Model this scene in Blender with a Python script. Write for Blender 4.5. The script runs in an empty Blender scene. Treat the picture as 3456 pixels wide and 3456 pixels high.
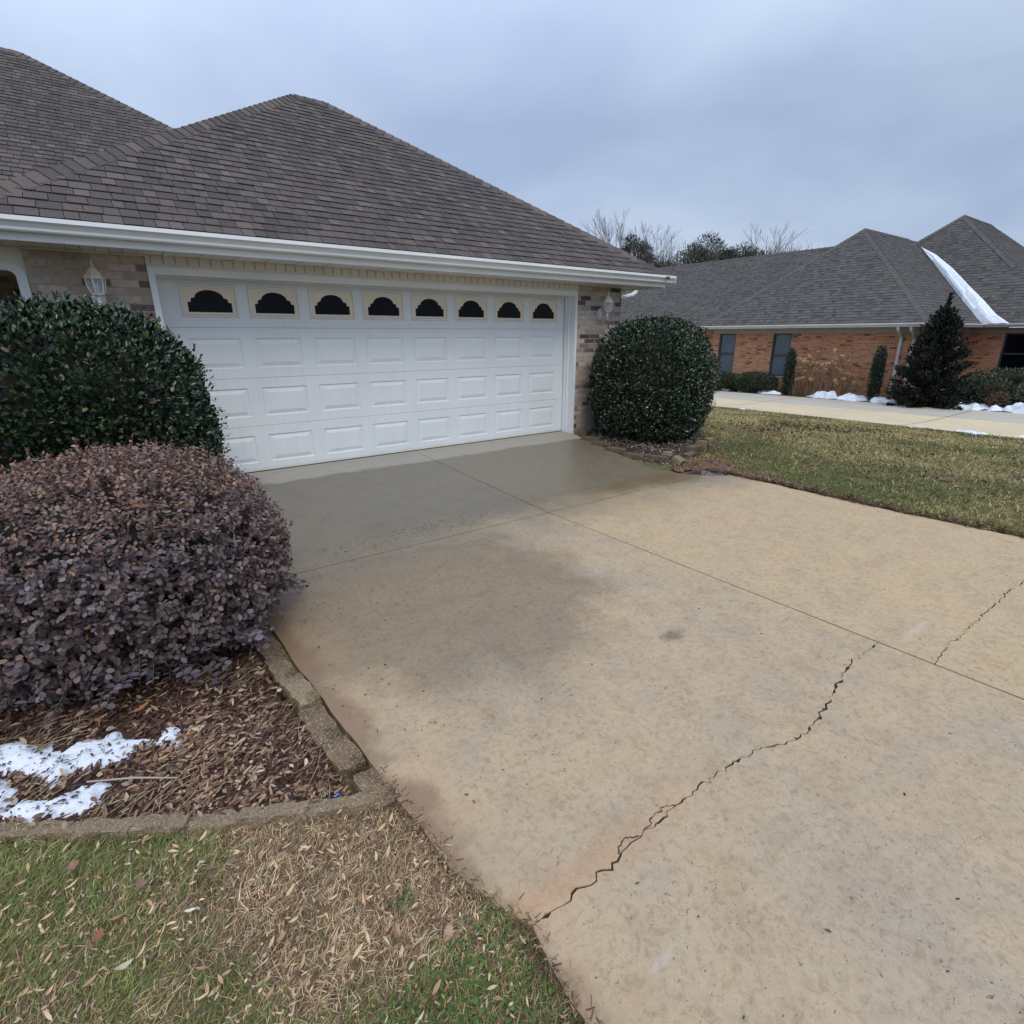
import bpy, bmesh, math, random
import numpy as np
from mathutils import Vector, Matrix, Quaternion

random.seed(7)
RNG = np.random.default_rng(11)
SC = bpy.context.scene
COL = SC.collection

# ------------------------------------------------------------------ camera
cam_d = bpy.data.cameras.new("camera")
cam_d.sensor_width = 36.0
cam_d.lens = 36.0 * 1813.08 / 3456.0
cam_d.clip_end = 1500.0
cam_d.clip_start = 0.05
cam = bpy.data.objects.new("camera", cam_d)
COL.objects.link(cam)


def cam_axes(yaw, pit, rol):
    cy, sy, cp, sp = math.cos(yaw), math.sin(yaw), math.cos(pit), math.sin(pit)
    d = np.array([sy * cp, cy * cp, sp])
    r = np.array([cy, -sy, 0.0])
    u = np.cross(r, d)
    c, s = math.cos(rol), math.sin(rol)
    return c * r + s * u, -s * r + c * u, d


_r, _u, _d = cam_axes(math.radians(36.06492949), math.radians(-18.21288545), math.radians(-0.16818764))
mw = Matrix.Identity(4)
for i in range(3):
    mw[i][0], mw[i][1], mw[i][2] = _r[i], _u[i], -_d[i]
mw[0][3], mw[1][3], mw[2][3] = -2.0915, -6.7042, 1.5144
cam.matrix_world = mw
SC.camera = cam

# ------------------------------------------------------------------ world: overcast Nishita sky under a cloud deck
SUN_EL, SUN_AZ = 52.0, 200.0          # azimuth clockwise from +Y
W = bpy.data.worlds.new("World")
SC.world = W
W.use_nodes = True
wn, wl = W.node_tree.nodes, W.node_tree.links
wn.clear()
w_out = wn.new("ShaderNodeOutputWorld")
w_bg = wn.new("ShaderNodeBackground")
w_bg.inputs["Strength"].default_value = 0.1
w_sky = wn.new("ShaderNodeTexSky")
w_sky.sky_type = 'NISHITA'
w_sky.sun_disc = False
w_sky.sun_elevation = math.radians(SUN_EL)
w_sky.sun_rotation = math.radians(SUN_AZ)
w_tc = wn.new("ShaderNodeTexCoord")
w_sep = wn.new("ShaderNodeSeparateXYZ")
wl.new(w_tc.outputs["Generated"], w_sep.inputs[0])


def wmath(op, a, b=None):
    n = wn.new("ShaderNodeMath")
    n.operation = op
    for i, v in enumerate((a, b)):
        if v is None:
            continue
        if isinstance(v, (int, float)):
            n.inputs[i].default_value = v
        else:
            wl.new(v, n.inputs[i])
    return n.outputs[0]


zc = wmath('MAXIMUM', w_sep.outputs[2], 0.0)
den = wmath('ADD', zc, 0.22)
w_cmb = wn.new("ShaderNodeCombineXYZ")
wl.new(wmath('DIVIDE', w_sep.outputs[0], den), w_cmb.inputs[0])
wl.new(wmath('DIVIDE', w_sep.outputs[1], den), w_cmb.inputs[1])
w_noise = wn.new("ShaderNodeTexNoise")
w_noise.inputs["Scale"].default_value = 0.95
w_noise.inputs["Detail"].default_value = 6.0
w_noise.inputs["Roughness"].default_value = 0.5
w_noise.inputs["Distortion"].default_value = 0.3
wl.new(w_cmb.outputs[0], w_noise.inputs["Vector"])
w_ramp = wn.new("ShaderNodeValToRGB")
w_ramp.color_ramp.elements[0].position = 0.34
w_ramp.color_ramp.elements[0].color = (4.0, 5.05, 7.2, 1)
w_ramp.color_ramp.elements[1].position = 0.68
w_ramp.color_ramp.elements[1].color = (6.1, 7.2, 9.0, 1)
wl.new(w_noise.outputs[0], w_ramp.inputs[0])
# an overcast deck is brighter overhead and to the west (left of the picture)
w_mr = wn.new("ShaderNodeMapRange")
w_mr.inputs[1].default_value = 0.30
w_mr.inputs[2].default_value = 1.0
w_mr.inputs[3].default_value = 1.0
w_mr.inputs[4].default_value = 2.5
wl.new(w_sep.outputs[2], w_mr.inputs[0])
w_side = wn.new("ShaderNodeMapRange")
w_side.inputs[1].default_value = -0.3
w_side.inputs[2].default_value = 0.95
w_side.inputs[3].default_value = 1.18
w_side.inputs[4].default_value = 0.92
wl.new(w_sep.outputs[0], w_side.inputs[0])
w_sc = wn.new("ShaderNodeVectorMath")
w_sc.operation = 'SCALE'
wl.new(w_ramp.outputs[0], w_sc.inputs[0])
wl.new(wmath('MULTIPLY', w_mr.outputs[0], w_side.outputs[0]), w_sc.inputs[3])
w_mix = wn.new("ShaderNodeMix")
w_mix.data_type = 'RGBA'
w_mix.inputs[0].default_value = 0.9
wl.new(w_sky.outputs[0], w_mix.inputs[6])
wl.new(w_sc.outputs[0], w_mix.inputs[7])
wl.new(w_mix.outputs[2], w_bg.inputs["Color"])
wl.new(w_bg.outputs[0], w_out.inputs["Surface"])

sun_d = bpy.data.lights.new("sun", 'SUN')
sun_d.energy = 1.5
sun_d.angle = math.radians(25)
sun_d.color = (1.0, 0.93, 0.82)
sun = bpy.data.objects.new("sun", sun_d)
COL.objects.link(sun)
_az, _el = math.radians(SUN_AZ), math.radians(SUN_EL)
_sv = Vector((math.sin(_az) * math.cos(_el), math.cos(_az) * math.cos(_el), math.sin(_el)))
sun.rotation_euler = _sv.to_track_quat('Z', 'Y').to_euler()
sun.location = (0, 0, 30)

SC.view_settings.view_transform = 'Standard'
SC.view_settings.look = 'None'
SC.view_settings.exposure = 0.0
SC.view_settings.gamma = 1.0
SC.view_settings.use_curve_mapping = False
SC.cycles.max_bounces = 6
SC.cycles.use_denoising = True


# ------------------------------------------------------------------ helpers: tagging
def tag(o, label=None, cat=None, group=None, kind=None):
    if label:
        o["label"] = label
    if cat:
        o["category"] = cat
    if group:
        o["group"] = group
    if kind:
        o["kind"] = kind
    return o


def empty(name, loc, label, cat, group=None):
    o = bpy.data.objects.new(name, None)
    o.empty_display_size = 0.2
    COL.objects.link(o)
    o.location = loc
    tag(o, label, cat, group)
    return o


def parent_to(o, p):
    o.parent = p
    # meshes are modelled in world space; keep them there
    inv = Matrix.Identity(4)
    q = p
    chain = []
    while q is not None:
        chain.append(q)
        q = q.parent
    m = Matrix.Identity(4)
    for q in reversed(chain):
        m = m @ q.matrix_parent_inverse @ Matrix.LocRotScale(q.location, q.rotation_euler, q.scale)
    o.matrix_parent_inverse = m.inverted()


# ------------------------------------------------------------------ helpers: noise in numpy
def _hash(ix, iy, s):
    h = (ix.astype(np.int64) * 374761393 + iy.astype(np.int64) * 668265263 + s * 1442695041) & 0xffffffff
    h = ((h ^ (h >> 13)) * 1274126177) & 0xffffffff
    return ((h ^ (h >> 16)) & 0xffff) / 65535.0


def vnoise(x, y, s=0):
    x = np.asarray(x, float)
    y = np.asarray(y, float)
    ix, iy = np.floor(x), np.floor(y)
    fx, fy = x - ix, y - iy
    fx, fy = fx * fx * (3 - 2 * fx), fy * fy * (3 - 2 * fy)
    a, b = _hash(ix, iy, s), _hash(ix + 1, iy, s)
    c, d = _hash(ix, iy + 1, s), _hash(ix + 1, iy + 1, s)
    return (a * (1 - fx) + b * fx) * (1 - fy) + (c * (1 - fx) + d * fx) * fy


def fbm(x, y, s=0, o=4):
    r, a, t = 0.0, 0.5, 0.0
    x = np.asarray(x, float)
    y = np.asarray(y, float)
    for k in range(o):
        r = r + a * vnoise(x, y, s + k * 17)
        t += a
        a *= 0.5
        x, y = x * 2.03, y * 2.03
    return r / t


def sstep(a, b, x):
    t = np.clip((np.asarray(x, float) - a) / (b - a), 0, 1)
    return t * t * (3 - 2 * t)


def in_poly(px, py, poly):
    """inside test and distance to the outline of a polygon, vectorised"""
    px, py = np.asarray(px, float), np.asarray(py, float)
    ins = np.zeros(px.shape, bool)
    dist = np.full(px.shape, 1e9)
    n = len(poly)
    for i in range(n):
        x1, y1 = poly[i]
        x2, y2 = poly[(i + 1) % n]
        c = ((y1 > py) != (y2 > py))
        with np.errstate(divide='ignore', invalid='ignore'):
            xi = (x2 - x1) * (py - y1) / ((y2 - y1) if y2 != y1 else 1e-12) + x1
        ins ^= c & (px < xi)
        dx, dy = x2 - x1, y2 - y1
        L = dx * dx + dy * dy + 1e-12
        t = np.clip(((px - x1) * dx + (py - y1) * dy) / L, 0, 1)
        dist = np.minimum(dist, np.hypot(px - x1 - t * dx, py - y1 - t * dy))
    return ins, np.where(ins, dist, -dist)


# ------------------------------------------------------------------ the lie of the land
def drive_z(y):
    y = np.asarray(y, float)
    return np.where(y > -0.1, 0.0, np.where(y > -2.9, (y + 0.1) / 2.8 * 0.125, -0.125))


def land(x, y):
    x, y = np.asarray(x, float), np.asarray(y, float)
    t = sstep(4.5, 15.0, x)
    yy = np.clip(y, -30, 30)
    return drive_z(y) * (1 - t) + t * (-0.62 - 0.012 * yy)


# ------------------------------------------------------------------ helpers: meshes
class MB:
    def __init__(s):
        s.v, s.f, s.m, s.c = [], [], [], []

    def face(s, pts, mi=0, col=None):
        b = len(s.v)
        s.v += [tuple(p) for p in pts]
        s.f.append(tuple(range(b, b + len(pts))))
        s.m.append(mi)
        s.c.append(col)

    def mesh(s, vs, fs, mi=0, col=None):
        b = len(s.v)
        s.v += [tuple(p) for p in vs]
        for f in fs:
            s.f.append(tuple(b + i for i in f))
            s.m.append(mi)
            s.c.append(col)

    def box(s, lo, hi, mi=0, rot=None, piv=None, col=None):
        x0, y0, z0 = lo
        x1, y1, z1 = hi
        vs = [Vector(p) for p in ((x0, y0, z0), (x1, y0, z0), (x1, y1, z0), (x0, y1, z0),
                                  (x0, y0, z1), (x1, y0, z1), (x1, y1, z1), (x0, y1, z1))]
        if rot is not None:
            pv = Vector(piv) if piv is not None else (vs[0] + vs[6]) / 2
            vs = [rot @ (v - pv) + pv for v in vs]
        s.mesh(vs, [(0, 3, 2, 1), (4, 5, 6, 7), (0, 1, 5, 4), (1, 2, 6, 5), (2, 3, 7, 6), (3, 0, 4, 7)], mi, col)

    def tube(s, pts, rads, k=6, mi=0, col=None, caps=True):
        pts = [Vector(p) for p in pts]
        n = len(pts)
        if isinstance(rads, (int, float)):
            rads = [rads] * n
        rings = []
        up = None
        for i in range(n):
            t = (pts[min(i + 1, n - 1)] - pts[max(i - 1, 0)])
            if t.length < 1e-9:
                t = Vector((0, 0, 1))
            t.normalize()
            if up is None:
                up = t.orthogonal().normalized()
            up = (up - t * up.dot(t))
            if up.length < 1e-6:
                up = t.orthogonal()
            up.normalize()
            w = t.cross(up)
            rings.append([pts[i] + (up * math.cos(2 * math.pi * j / k) + w * math.sin(2 * math.pi * j / k)) * rads[i] for j in range(k)])
        vs = [p for r in rings for p in r]
        fs = []
        for i in range(n - 1):
            for j in range(k):
                a, b = i * k + j, i * k + (j + 1) % k
                fs.append((a, b, b + k, a + k))
        if caps:
            fs.append(tuple(range(k - 1, -1, -1)))
            fs.append(tuple((n - 1) * k + j for j in range(k)))
        s.mesh(vs, fs, mi, col)

    def lathe(s, c, prof, k=12, mi=0, a0=0.0):
        vs, fs = [], []
        for r, z in prof:
            for j in range(k):
                a = a0 + 2 * math.pi * j / k
                vs.append((c[0] + r * math.cos(a), c[1] + r * math.sin(a), c[2] + z))
        for i in range(len(prof) - 1):
            for j in range(k):
                a, b = i * k + j, i * k + (j + 1) % k
                fs.append((a, b, b + k, a + k))
        s.mesh(vs, fs, mi)

    def extrude(s, prof, x0, x1, mi=0, axis='x'):
        """closed profile of (a, z) swept along x (a = y) or y (a = x)"""
        n = len(prof)
        if axis == 'x':
            vs = [(x0, a, z) for a, z in prof] + [(x1, a, z) for a, z in prof]
        else:
            vs = [(a, x0, z) for a, z in prof] + [(a, x1, z) for a, z in prof]
        fs = [(i, (i + 1) % n, n + (i + 1) % n, n + i) for i in range(n)]
        fs += [tuple(range(n - 1, -1, -1)), tuple(range(n, 2 * n))]
        s.mesh(vs, fs, mi)

    def build(s, name, mats, parent=None, smooth=False, recalc=True):
        me = bpy.data.meshes.new(name)
        me.from_pydata(s.v, [], s.f)
        mats = mats if isinstance(mats, (list, tuple)) else [mats]
        for m in mats:
            me.materials.append(m)
        me.polygons.foreach_set("material_index", s.m)
        if any(c is not None for c in s.c):
            at = me.color_attributes.new("col", 'FLOAT_COLOR', 'CORNER')
            arr = []
            for f, c in zip(s.f, s.c):
                cc = c if c is not None else (0.5, 0.5, 0.5)
                arr += [cc[0], cc[1], cc[2], 1.0] * len(f)
            at.data.foreach_set("color", arr)
        if recalc:
            bm = bmesh.new()
            bm.from_mesh(me)
            bmesh.ops.recalc_face_normals(bm, faces=bm.faces)
            bm.to_mesh(me)
            bm.free()
        # flat projected coordinates in metres
        uv = me.uv_layers.new(name="UVMap")
        nl = len(me.loops)
        co = np.zeros(len(me.vertices) * 3)
        me.vertices.foreach_get("co", co)
        co = co.reshape(-1, 3)
        vi = np.zeros(nl, int)
        me.loops.foreach_get("vertex_index", vi)
        nf = len(me.polygons)
        nr = np.zeros(nf * 3)
        me.polygons.foreach_get("normal", nr)
        nr = np.abs(nr.reshape(-1, 3))
        lt = np.zeros(nf, int)
        me.polygons.foreach_get("loop_total", lt)
        fn = np.repeat(np.arange(nf), lt)
        ax = nr.argmax(1)[fn]
        P = co[vi]
        U = np.where(ax == 0, P[:, 1], P[:, 0])
        V = np.where(ax == 2, P[:, 1], P[:, 2])
        uv.data.foreach_set("uv", np.stack([U, V], 1).ravel())
        me.polygons.foreach_set("use_smooth", [smooth] * nf)
        me.update()
        o = bpy.data.objects.new(name, me)
        COL.objects.link(o)
        if parent is not None:
            parent_to(o, parent)
        return o


def bevel(o, w=0.004, seg=2):
    b = o.modifiers.new("bevel", 'BEVEL')
    b.width = w
    b.segments = seg
    b.limit_method = 'ANGLE'
    b.angle_limit = math.radians(40)
    return o


def np_mesh(name, verts, quads, cols, mat, parent=None, smooth=False):
    me = bpy.data.meshes.new(name)
    verts = np.asarray(verts, np.float32)
    quads = np.asarray(quads, np.int32)
    nf, k = quads.shape
    me.vertices.add(len(verts))
    me.vertices.foreach_set("co", verts.ravel())
    me.loops.add(nf * k)
    me.loops.foreach_set("vertex_index", quads.ravel())
    me.polygons.add(nf)
    me.polygons.foreach_set("loop_start", np.arange(0, nf * k, k, dtype=np.int32))
    me.polygons.foreach_set("loop_total", np.full(nf, k, dtype=np.int32))
    me.polygons.foreach_set("use_smooth", np.full(nf, smooth))
    if cols is not None:
        at = me.color_attributes.new("col", 'FLOAT_COLOR', 'POINT')
        c4 = np.ones((len(verts), 4), np.float32)
        c4[:, :3] = cols
        at.data.foreach_set("color", c4.ravel())
    me.materials.append(mat)
    me.update(calc_edges=True)
    me.validate()
    o = bpy.data.objects.new(name, me)
    COL.objects.link(o)
    if parent is not None:
        parent_to(o, parent)
    return o


def norm(a):
    return a / (np.linalg.norm(a, axis=-1, keepdims=True) + 1e-9)


LEAF_ROUND = (np.array([(0, 0, 0), (.28, -.30, .05), (.72, -.27, .06), (1, 0, -.03), (.72, .27, .06), (.28, .30, .05)], float),
              np.array([(0, 1, 2, 3), (0, 3, 4, 5)]))
LEAF_LONG = (np.array([(0, 0, 0), (.3, -.19, .05), (.65, -.17, .05), (1, 0, -.06), (.65, .17, .05), (.3, .19, .05)], float),
             np.array([(0, 1, 2, 3), (0, 3, 4, 5)]))
BLADE = (np.array([(0, -.5, 0), (0, .5, 0), (.45, .38, .16), (.45, -.38, .16), (1, .05, .0), (1, -.05, .0)], float),
         np.array([(0, 1, 2, 3), (3, 2, 4, 5)]))
CHIP = (np.array([(0, -.5, 0), (.05, .5, .1), (.95, .35, .12), (1, -.4, 0.02)], float), np.array([(0, 1, 2, 3)]))


def scatter(name, tpl, pos, xdir, nrm, length, width, cols, mat, parent=None, curl=None, smooth=False):
    """one mesh of many small leaf-like pieces. tpl x runs along the piece, y is scaled by width, z by length"""
    tv, tf = tpl
    n = len(pos)
    x = norm(np.asarray(xdir, float))
    z = np.asarray(nrm, float)
    z = norm(z - (z * x).sum(1, keepdims=True) * x)
    y = np.cross(z, x)
    length = np.broadcast_to(np.asarray(length, float), (n,))
    width = np.broadcast_to(np.asarray(width, float), (n,))
    cz = np.ones(n) if curl is None else np.asarray(curl, float)
    V = (pos[:, None, :] + tv[None, :, 0, None] * (length[:, None] * x)[:, None, :]
         + tv[None, :, 1, None] * (width[:, None] * y)[:, None, :]
         + tv[None, :, 2, None] * ((length * cz)[:, None] * z)[:, None, :])
    k = len(tv)
    F = tf[None, :, :] + (np.arange(n) * k)[:, None, None]
    C = np.repeat(np.asarray(cols, float), k, axis=0)
    return np_mesh(name, V.reshape(-1, 3), F.reshape(-1, tf.shape[1]), C, mat, parent, smooth)


def pick(pal, n, rng=RNG, w=None, jit=0.18):
    pal = np.asarray(pal, float)
    i = rng.choice(len(pal), n, p=w)
    return np.clip(pal[i] * (1 + jit * rng.normal(size=(n, 1))), 0.002, 0.95)


# ------------------------------------------------------------------ helpers: materials
class NB:
    def __init__(s, name):
        s.m = bpy.data.materials.new(name)
        s.m.use_nodes = True
        s.t = s.m.node_tree
        s.t.nodes.clear()
        s.out = s.t.nodes.new("ShaderNodeOutputMaterial")
        s.p = s.t.nodes.new("ShaderNodeBsdfPrincipled")
        s.t.links.new(s.p.outputs[0], s.out.inputs[0])

    def put(s, sock, v):
        if isinstance(v, bpy.types.NodeSocket):
            s.t.links.new(v, sock)
        elif isinstance(v, (tuple, list)) and len(v) == 3 and sock.type == 'RGBA':
            sock.default_value = (*v, 1)
        else:
            sock.default_value = v

    def n(s, t, ins=None, **at):
        nd = s.t.nodes.new("ShaderNode" + t)
        for k, v in at.items():
            setattr(nd, k, v)
        for k, v in (ins or {}).items():
            s.put(nd.inputs[k], v)
        return nd

    def math(s, op, a, b=0.0, c=0.0, clamp=False):
        nd = s.n("Math", {0: a, 1: b, 2: c}, operation=op)
        nd.use_clamp = clamp
        return nd.outputs[0]

    def mix(s, f, a, b, mode='MIX'):
        nd = s.n("Mix", None, data_type='RGBA', blend_type=mode)
        s.put(nd.inputs[0], f)
        s.put(nd.inputs[6], a)
        s.put(nd.inputs[7], b)
        return nd.outputs[2]

    def ramp(s, f, stops, interp='LINEAR'):
        nd = s.n("ValToRGB", {0: f})
        cr = nd.color_ramp
        cr.interpolation = interp
        while len(cr.elements) < len(stops):
            cr.elements.new(0.5)
        for e, (p, c) in zip(cr.elements, stops):
            e.position = p
            e.color = (c, c, c, 1) if isinstance(c, (int, float)) else (*c, 1)
        return nd.outputs[0]

    def rng(s, f, a, b, c=0.0, d=1.0, smooth=True):
        nd = s.n("MapRange", {0: f, 1: a, 2: b, 3: c, 4: d})
        if smooth:
            nd.interpolation_type = 'SMOOTHSTEP'
        return nd.outputs[0]

    def noise(s, vec, scale, detail=3.0, rough=0.55, dist=0.0):
        nd = s.n("TexNoise", {"Scale": scale, "Detail": detail, "Roughness": rough, "Distortion": dist})
        if vec is not None:
            s.t.links.new(vec, nd.inputs["Vector"])
        return nd.outputs[0]

    def obj(s):
        return s.n("TexCoord").outputs["Object"]

    def uv(s):
        return s.n("TexCoord").outputs["UV"]

    def attr(s, name="col"):
        return s.n("Attribute", None, attribute_name=name).outputs["Color"]

    def bump(s, h, strength=0.3, dist=0.01):
        nd = s.n("Bump", {"Strength": strength, "Distance": dist, "Height": h})
        s.t.links.new(nd.outputs[0], s.p.inputs["Normal"])

    def fin(s, color=None, rough=None, spec=None, metal=None):
        if color is not None:
            s.put(s.p.inputs["Base Color"], color)
        if rough is not None:
            s.put(s.p.inputs["Roughness"], rough)
        if spec is not None:
            s.put(s.p.inputs["Specular IOR Level"], spec)
        if metal is not None:
            s.put(s.p.inputs["Metallic"], metal)
        return s.m


def simple(name, a, b, scale=8.0, rough=0.6, bump=0.1, detail=4.0, bscale=None, spec=0.4):
    k = NB(name)
    o = k.obj()
    f = k.noise(o, scale, detail)
    c = k.mix(k.rng(f, 0.3, 0.7), a, b)
    if bump:
        k.bump(k.noise(o, bscale or scale * 6, 3.0), bump, 0.01)
    return k.fin(c, rough, spec)


def leafmat(name, rough=0.5, spec=0.4, trans=0.0):
    k = NB(name)
    c = k.attr()
    k.fin(c, rough, spec)
    if trans:
        tr = k.n("BsdfTranslucent", {"Color": c})
        mx = k.n("MixShader", {0: trans})
        k.t.links.new(k.p.outputs[0], mx.inputs[1])
        k.t.links.new(tr.outputs[0], mx.inputs[2])
        k.t.links.new(mx.outputs[0], k.out.inputs[0])
    return k.m


def brickmat(name, ramp, mortar, bw=0.213, bh=0.0695, mw_=0.010, dark_noise=0.25):
    k = NB(name)
    u = k.n("SeparateXYZ", {0: k.uv()})
    U, V = u.outputs[0], u.outputs[1]
    r = k.math('DIVIDE', V, bh)
    row = k.math('FLOOR', r)
    fv = k.math('SUBTRACT', r, row)
    off = k.math('MULTIPLY', k.math('MODULO', k.math('ADD', row, 1000.0), 2.0), 0.5)
    q = k.math('ADD', k.math('DIVIDE', U, bw), off)
    col = k.math('FLOOR', q)
    fu = k.math('SUBTRACT', q, col)
    du = k.math('MULTIPLY', k.math('MINIMUM', fu, k.math('SUBTRACT', 1.0, fu)), bw)
    dv = k.math('MULTIPLY', k.math('MINIMUM', fv, k.math('SUBTRACT', 1.0, fv)), bh)
    d = k.math('MINIMUM', du, dv)
    wob = k.noise(k.obj(), 45.0, 2.0)
    d = k.math('ADD', d, k.math('MULTIPLY', k.math('SUBTRACT', wob, 0.5), 0.006))
    brick = k.rng(d, mw_ * 0.42, mw_ * 0.62)
    cv = k.n("CombineXYZ", {0: col, 1: row})
    wn_ = k.n("TexWhiteNoise", {"Vector": cv.outputs[0]}, noise_dimensions='2D')
    c = k.ramp(wn_.outputs[0], ramp, 'LINEAR')
    o = k.obj()
    c = k.mix(k.math('MULTIPLY', k.rng(k.noise(o, 26.0, 4.0), 0.42, 0.7), dark_noise), c, (0.07, 0.055, 0.05))
    mc = k.mix(k.rng(k.noise(o, 9.0, 3.0), 0.3, 0.7), mortar, tuple(x * 0.72 for x in mortar))
    k.bump(k.math('ADD', k.math('MULTIPLY', brick, 1.0), k.math('MULTIPLY', k.noise(o, 110.0, 3.0), 0.25)), 0.5, 0.006)
    return k.fin(k.mix(brick, mc, c), 0.9, 0.25)


# ------------------------------------------------------------------ materials
def make_concrete():
    k = NB("driveway_concrete")
    o = k.obj()
    s = k.n("SeparateXYZ", {0: o})
    X, Y = s.outputs[0], s.outputs[1]
    n_big = k.noise(o, 0.9, 4.0, 0.6)
    n_mid = k.noise(o, 3.5, 5.0, 0.6, 0.4)
    n_fine = k.noise(o, 38.0, 4.0, 0.7)
    n_grit = k.noise(o, 190.0, 2.0, 0.6)
    tan = k.mix(k.rng(n_mid, 0.35, 0.68), (0.420, 0.306, 0.186), (0.370, 0.281, 0.186))
    tan = k.mix(k.math('MULTIPLY', k.rng(n_big, 0.50, 0.72), 0.5), tan, (0.345, 0.283, 0.212))
    # the right-hand bays are yellower, the near left bay is greyer
    yel = k.math('MULTIPLY', k.rng(k.math('ADD', X, k.math('MULTIPLY', n_big, 0.6)), 1.2, 1.6), 0.45)
    tan = k.mix(yel, tan, (0.485, 0.342, 0.178))
    c = k.mix(k.rng(n_fine, 0.25, 0.75), k.mix(0.5, tan, k.mix(0.30, tan, (0.12, 0.10, 0.075))), tan)
    c = k.mix(k.math('MULTIPLY', k.rng(n_grit, 0.58, 0.72), 0.30), c, (0.52, 0.44, 0.32))
    # brown mottling of the worn surface
    mot = k.rng(k.noise(o, 6.5, 7.0, 0.68, 0.3), 0.44, 0.70)
    c = k.mix(k.math('MULTIPLY', mot, 0.28), c, k.mix(1.0, c, (0.56, 0.50, 0.42), 'MULTIPLY'))
    mot2 = k.rng(k.noise(o, 33.0, 6.0, 0.75, 0.6), 0.46, 0.68)
    c = k.mix(k.math('MULTIPLY', mot2, 0.55), c, k.mix(1.0, c, (0.55, 0.50, 0.44), 'MULTIPLY'))
    # pits and dark aggregate
    area = k.rng(k.noise(o, 1.7, 3.0), 0.34, 0.62)
    fm = k.n("Mapping", {"Vector": o, "Scale": (1.0, 1.5, 1.0), "Rotation": (0, 0, -0.6)})
    pit = k.math('MULTIPLY', k.rng(k.noise(fm.outputs[0], 52.0, 2.5, 0.6, 0.6), 0.665, 0.71), k.math('ADD', k.math('MULTIPLY', area, 0.75), 0.25))
    c = k.mix(k.math('MULTIPLY', pit, 0.72), c, (0.045, 0.037, 0.028))
    pit2 = k.rng(k.noise(o, 120.0, 2.0, 0.6, 0.4), 0.64, 0.70)
    c = k.mix(k.math('MULTIPLY', pit2, 0.45), c, (0.085, 0.068, 0.048))
    # short worm-like crazing marks of the worn surface
    wv = k.n("Mapping", {"Vector": o, "Scale": (1.0, 1.9, 1.0), "Rotation": (0, 0, 0.5)})
    w1 = k.noise(wv.outputs[0], 13.0, 2.0, 0.5, 1.8)
    ridge = k.rng(k.math('ABSOLUTE', k.math('SUBTRACT', w1, 0.5)), 0.0, 0.016, 1.0, 0.0)
    brk = k.rng(k.noise(o, 21.0, 2.0), 0.50, 0.60)
    far = k.rng(k.math('ADD', X, k.math('MULTIPLY', n_big, 1.2)), -0.3, 1.6)
    worm = k.math('MULTIPLY', k.math('MULTIPLY', ridge, brk), k.math('ADD', k.math('MULTIPLY', far, 0.55), 0.30))
    c = k.mix(worm, c, (0.14, 0.115, 0.075))
    # damp: everything above the cross joint, plus a run-off lobe below it
    wob = k.math('MULTIPLY', k.math('SUBTRACT', k.noise(o, 1.1, 5.0, 0.62), 0.5), 1.5)
    yy = k.math('ADD', Y, wob)
    damp_a = k.rng(yy, -3.75, -2.45)
    dx = k.math('DIVIDE', k.math('ADD', X, 0.62), 1.22)
    dy = k.math('DIVIDE', k.math('ADD', Y, 3.72), 1.32)
    dd = k.math('SQRT', k.math('ADD', k.math('MULTIPLY', dx, dx), k.math('MULTIPLY', dy, dy)))
    dd = k.math('ADD', dd, k.math('MULTIPLY', k.math('SUBTRACT', k.noise(o, 2.2, 5.0, 0.6), 0.5), 1.0))
    damp_b = k.math('MULTIPLY', k.rng(dd, 0.70, 1.14, 1.0, 0.0), 0.95)
    # dry light band under the eaves by the door
    band = k.rng(k.math('ADD', Y, k.math('MULTIPLY', k.math('SUBTRACT', k.noise(o, 3.2, 4.0), 0.5), 0.35)), -0.62, -0.50)
    damp = k.math('MAXIMUM', k.math('MULTIPLY', damp_a, k.math('SUBTRACT', 1.0, band)), damp_b)
    wetcol = k.mix(1.0, c, k.mix(damp_a, (0.60, 0.58, 0.53), (0.43, 0.48, 0.53)), 'MULTIPLY')
    c = k.mix(damp, c, wetcol)
    c = k.mix(k.math('MULTIPLY', band, 0.75), c, (0.30, 0.30, 0.275))
    # brown tongue of run-off by the right-hand joint
    tx = k.rng(X, 1.6, 2.4)
    ty = k.rng(k.math('ABSOLUTE', k.math('ADD', k.math('ADD', Y, 2.72), k.math('MULTIPLY', wob, 0.25))), 0.05, 0.30, 1.0, 0.0)
    c = k.mix(k.math('MULTIPLY', k.math('MULTIPLY', tx, ty), 0.65), c, (0.135, 0.085, 0.035))
    # red clay washed on to the left edge, and rust along the crack
    ed = k.math('ADD', k.math('ADD', X, 1.53), k.math('MULTIPLY', k.math('SUBTRACT', k.noise(o, 3.4, 5.0, 0.65), 0.5), 0.36))
    ed = k.math('SUBTRACT', ed, k.math('MULTIPLY', k.rng(Y, -3.5, -5.9), 0.075))
    clay = k.rng(ed, -0.03, 0.085, 1.0, 0.0)
    c = k.mix(k.math('MULTIPLY', clay, 0.70), c, (0.115, 0.066, 0.038))
    red2 = k.rng(ed, 0.0, 0.30, 1.0, 0.0)
    c = k.mix(k.math('MULTIPLY', red2, 0.24), c, (0.36, 0.225, 0.125))
    cr = k.math('ABSOLUTE', k.math('ADD', Y, k.math('ADD', 5.80, k.math('MULTIPLY', k.math('SUBTRACT', n_mid, 0.5), 0.12))))
    rust = k.math('MULTIPLY', k.rng(cr, 0.0, 0.11, 1.0, 0.0), k.rng(X, -0.3, -1.2))
    c = k.mix(k.math('MULTIPLY', rust, 0.38), c, (0.40, 0.21, 0.10))
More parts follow.
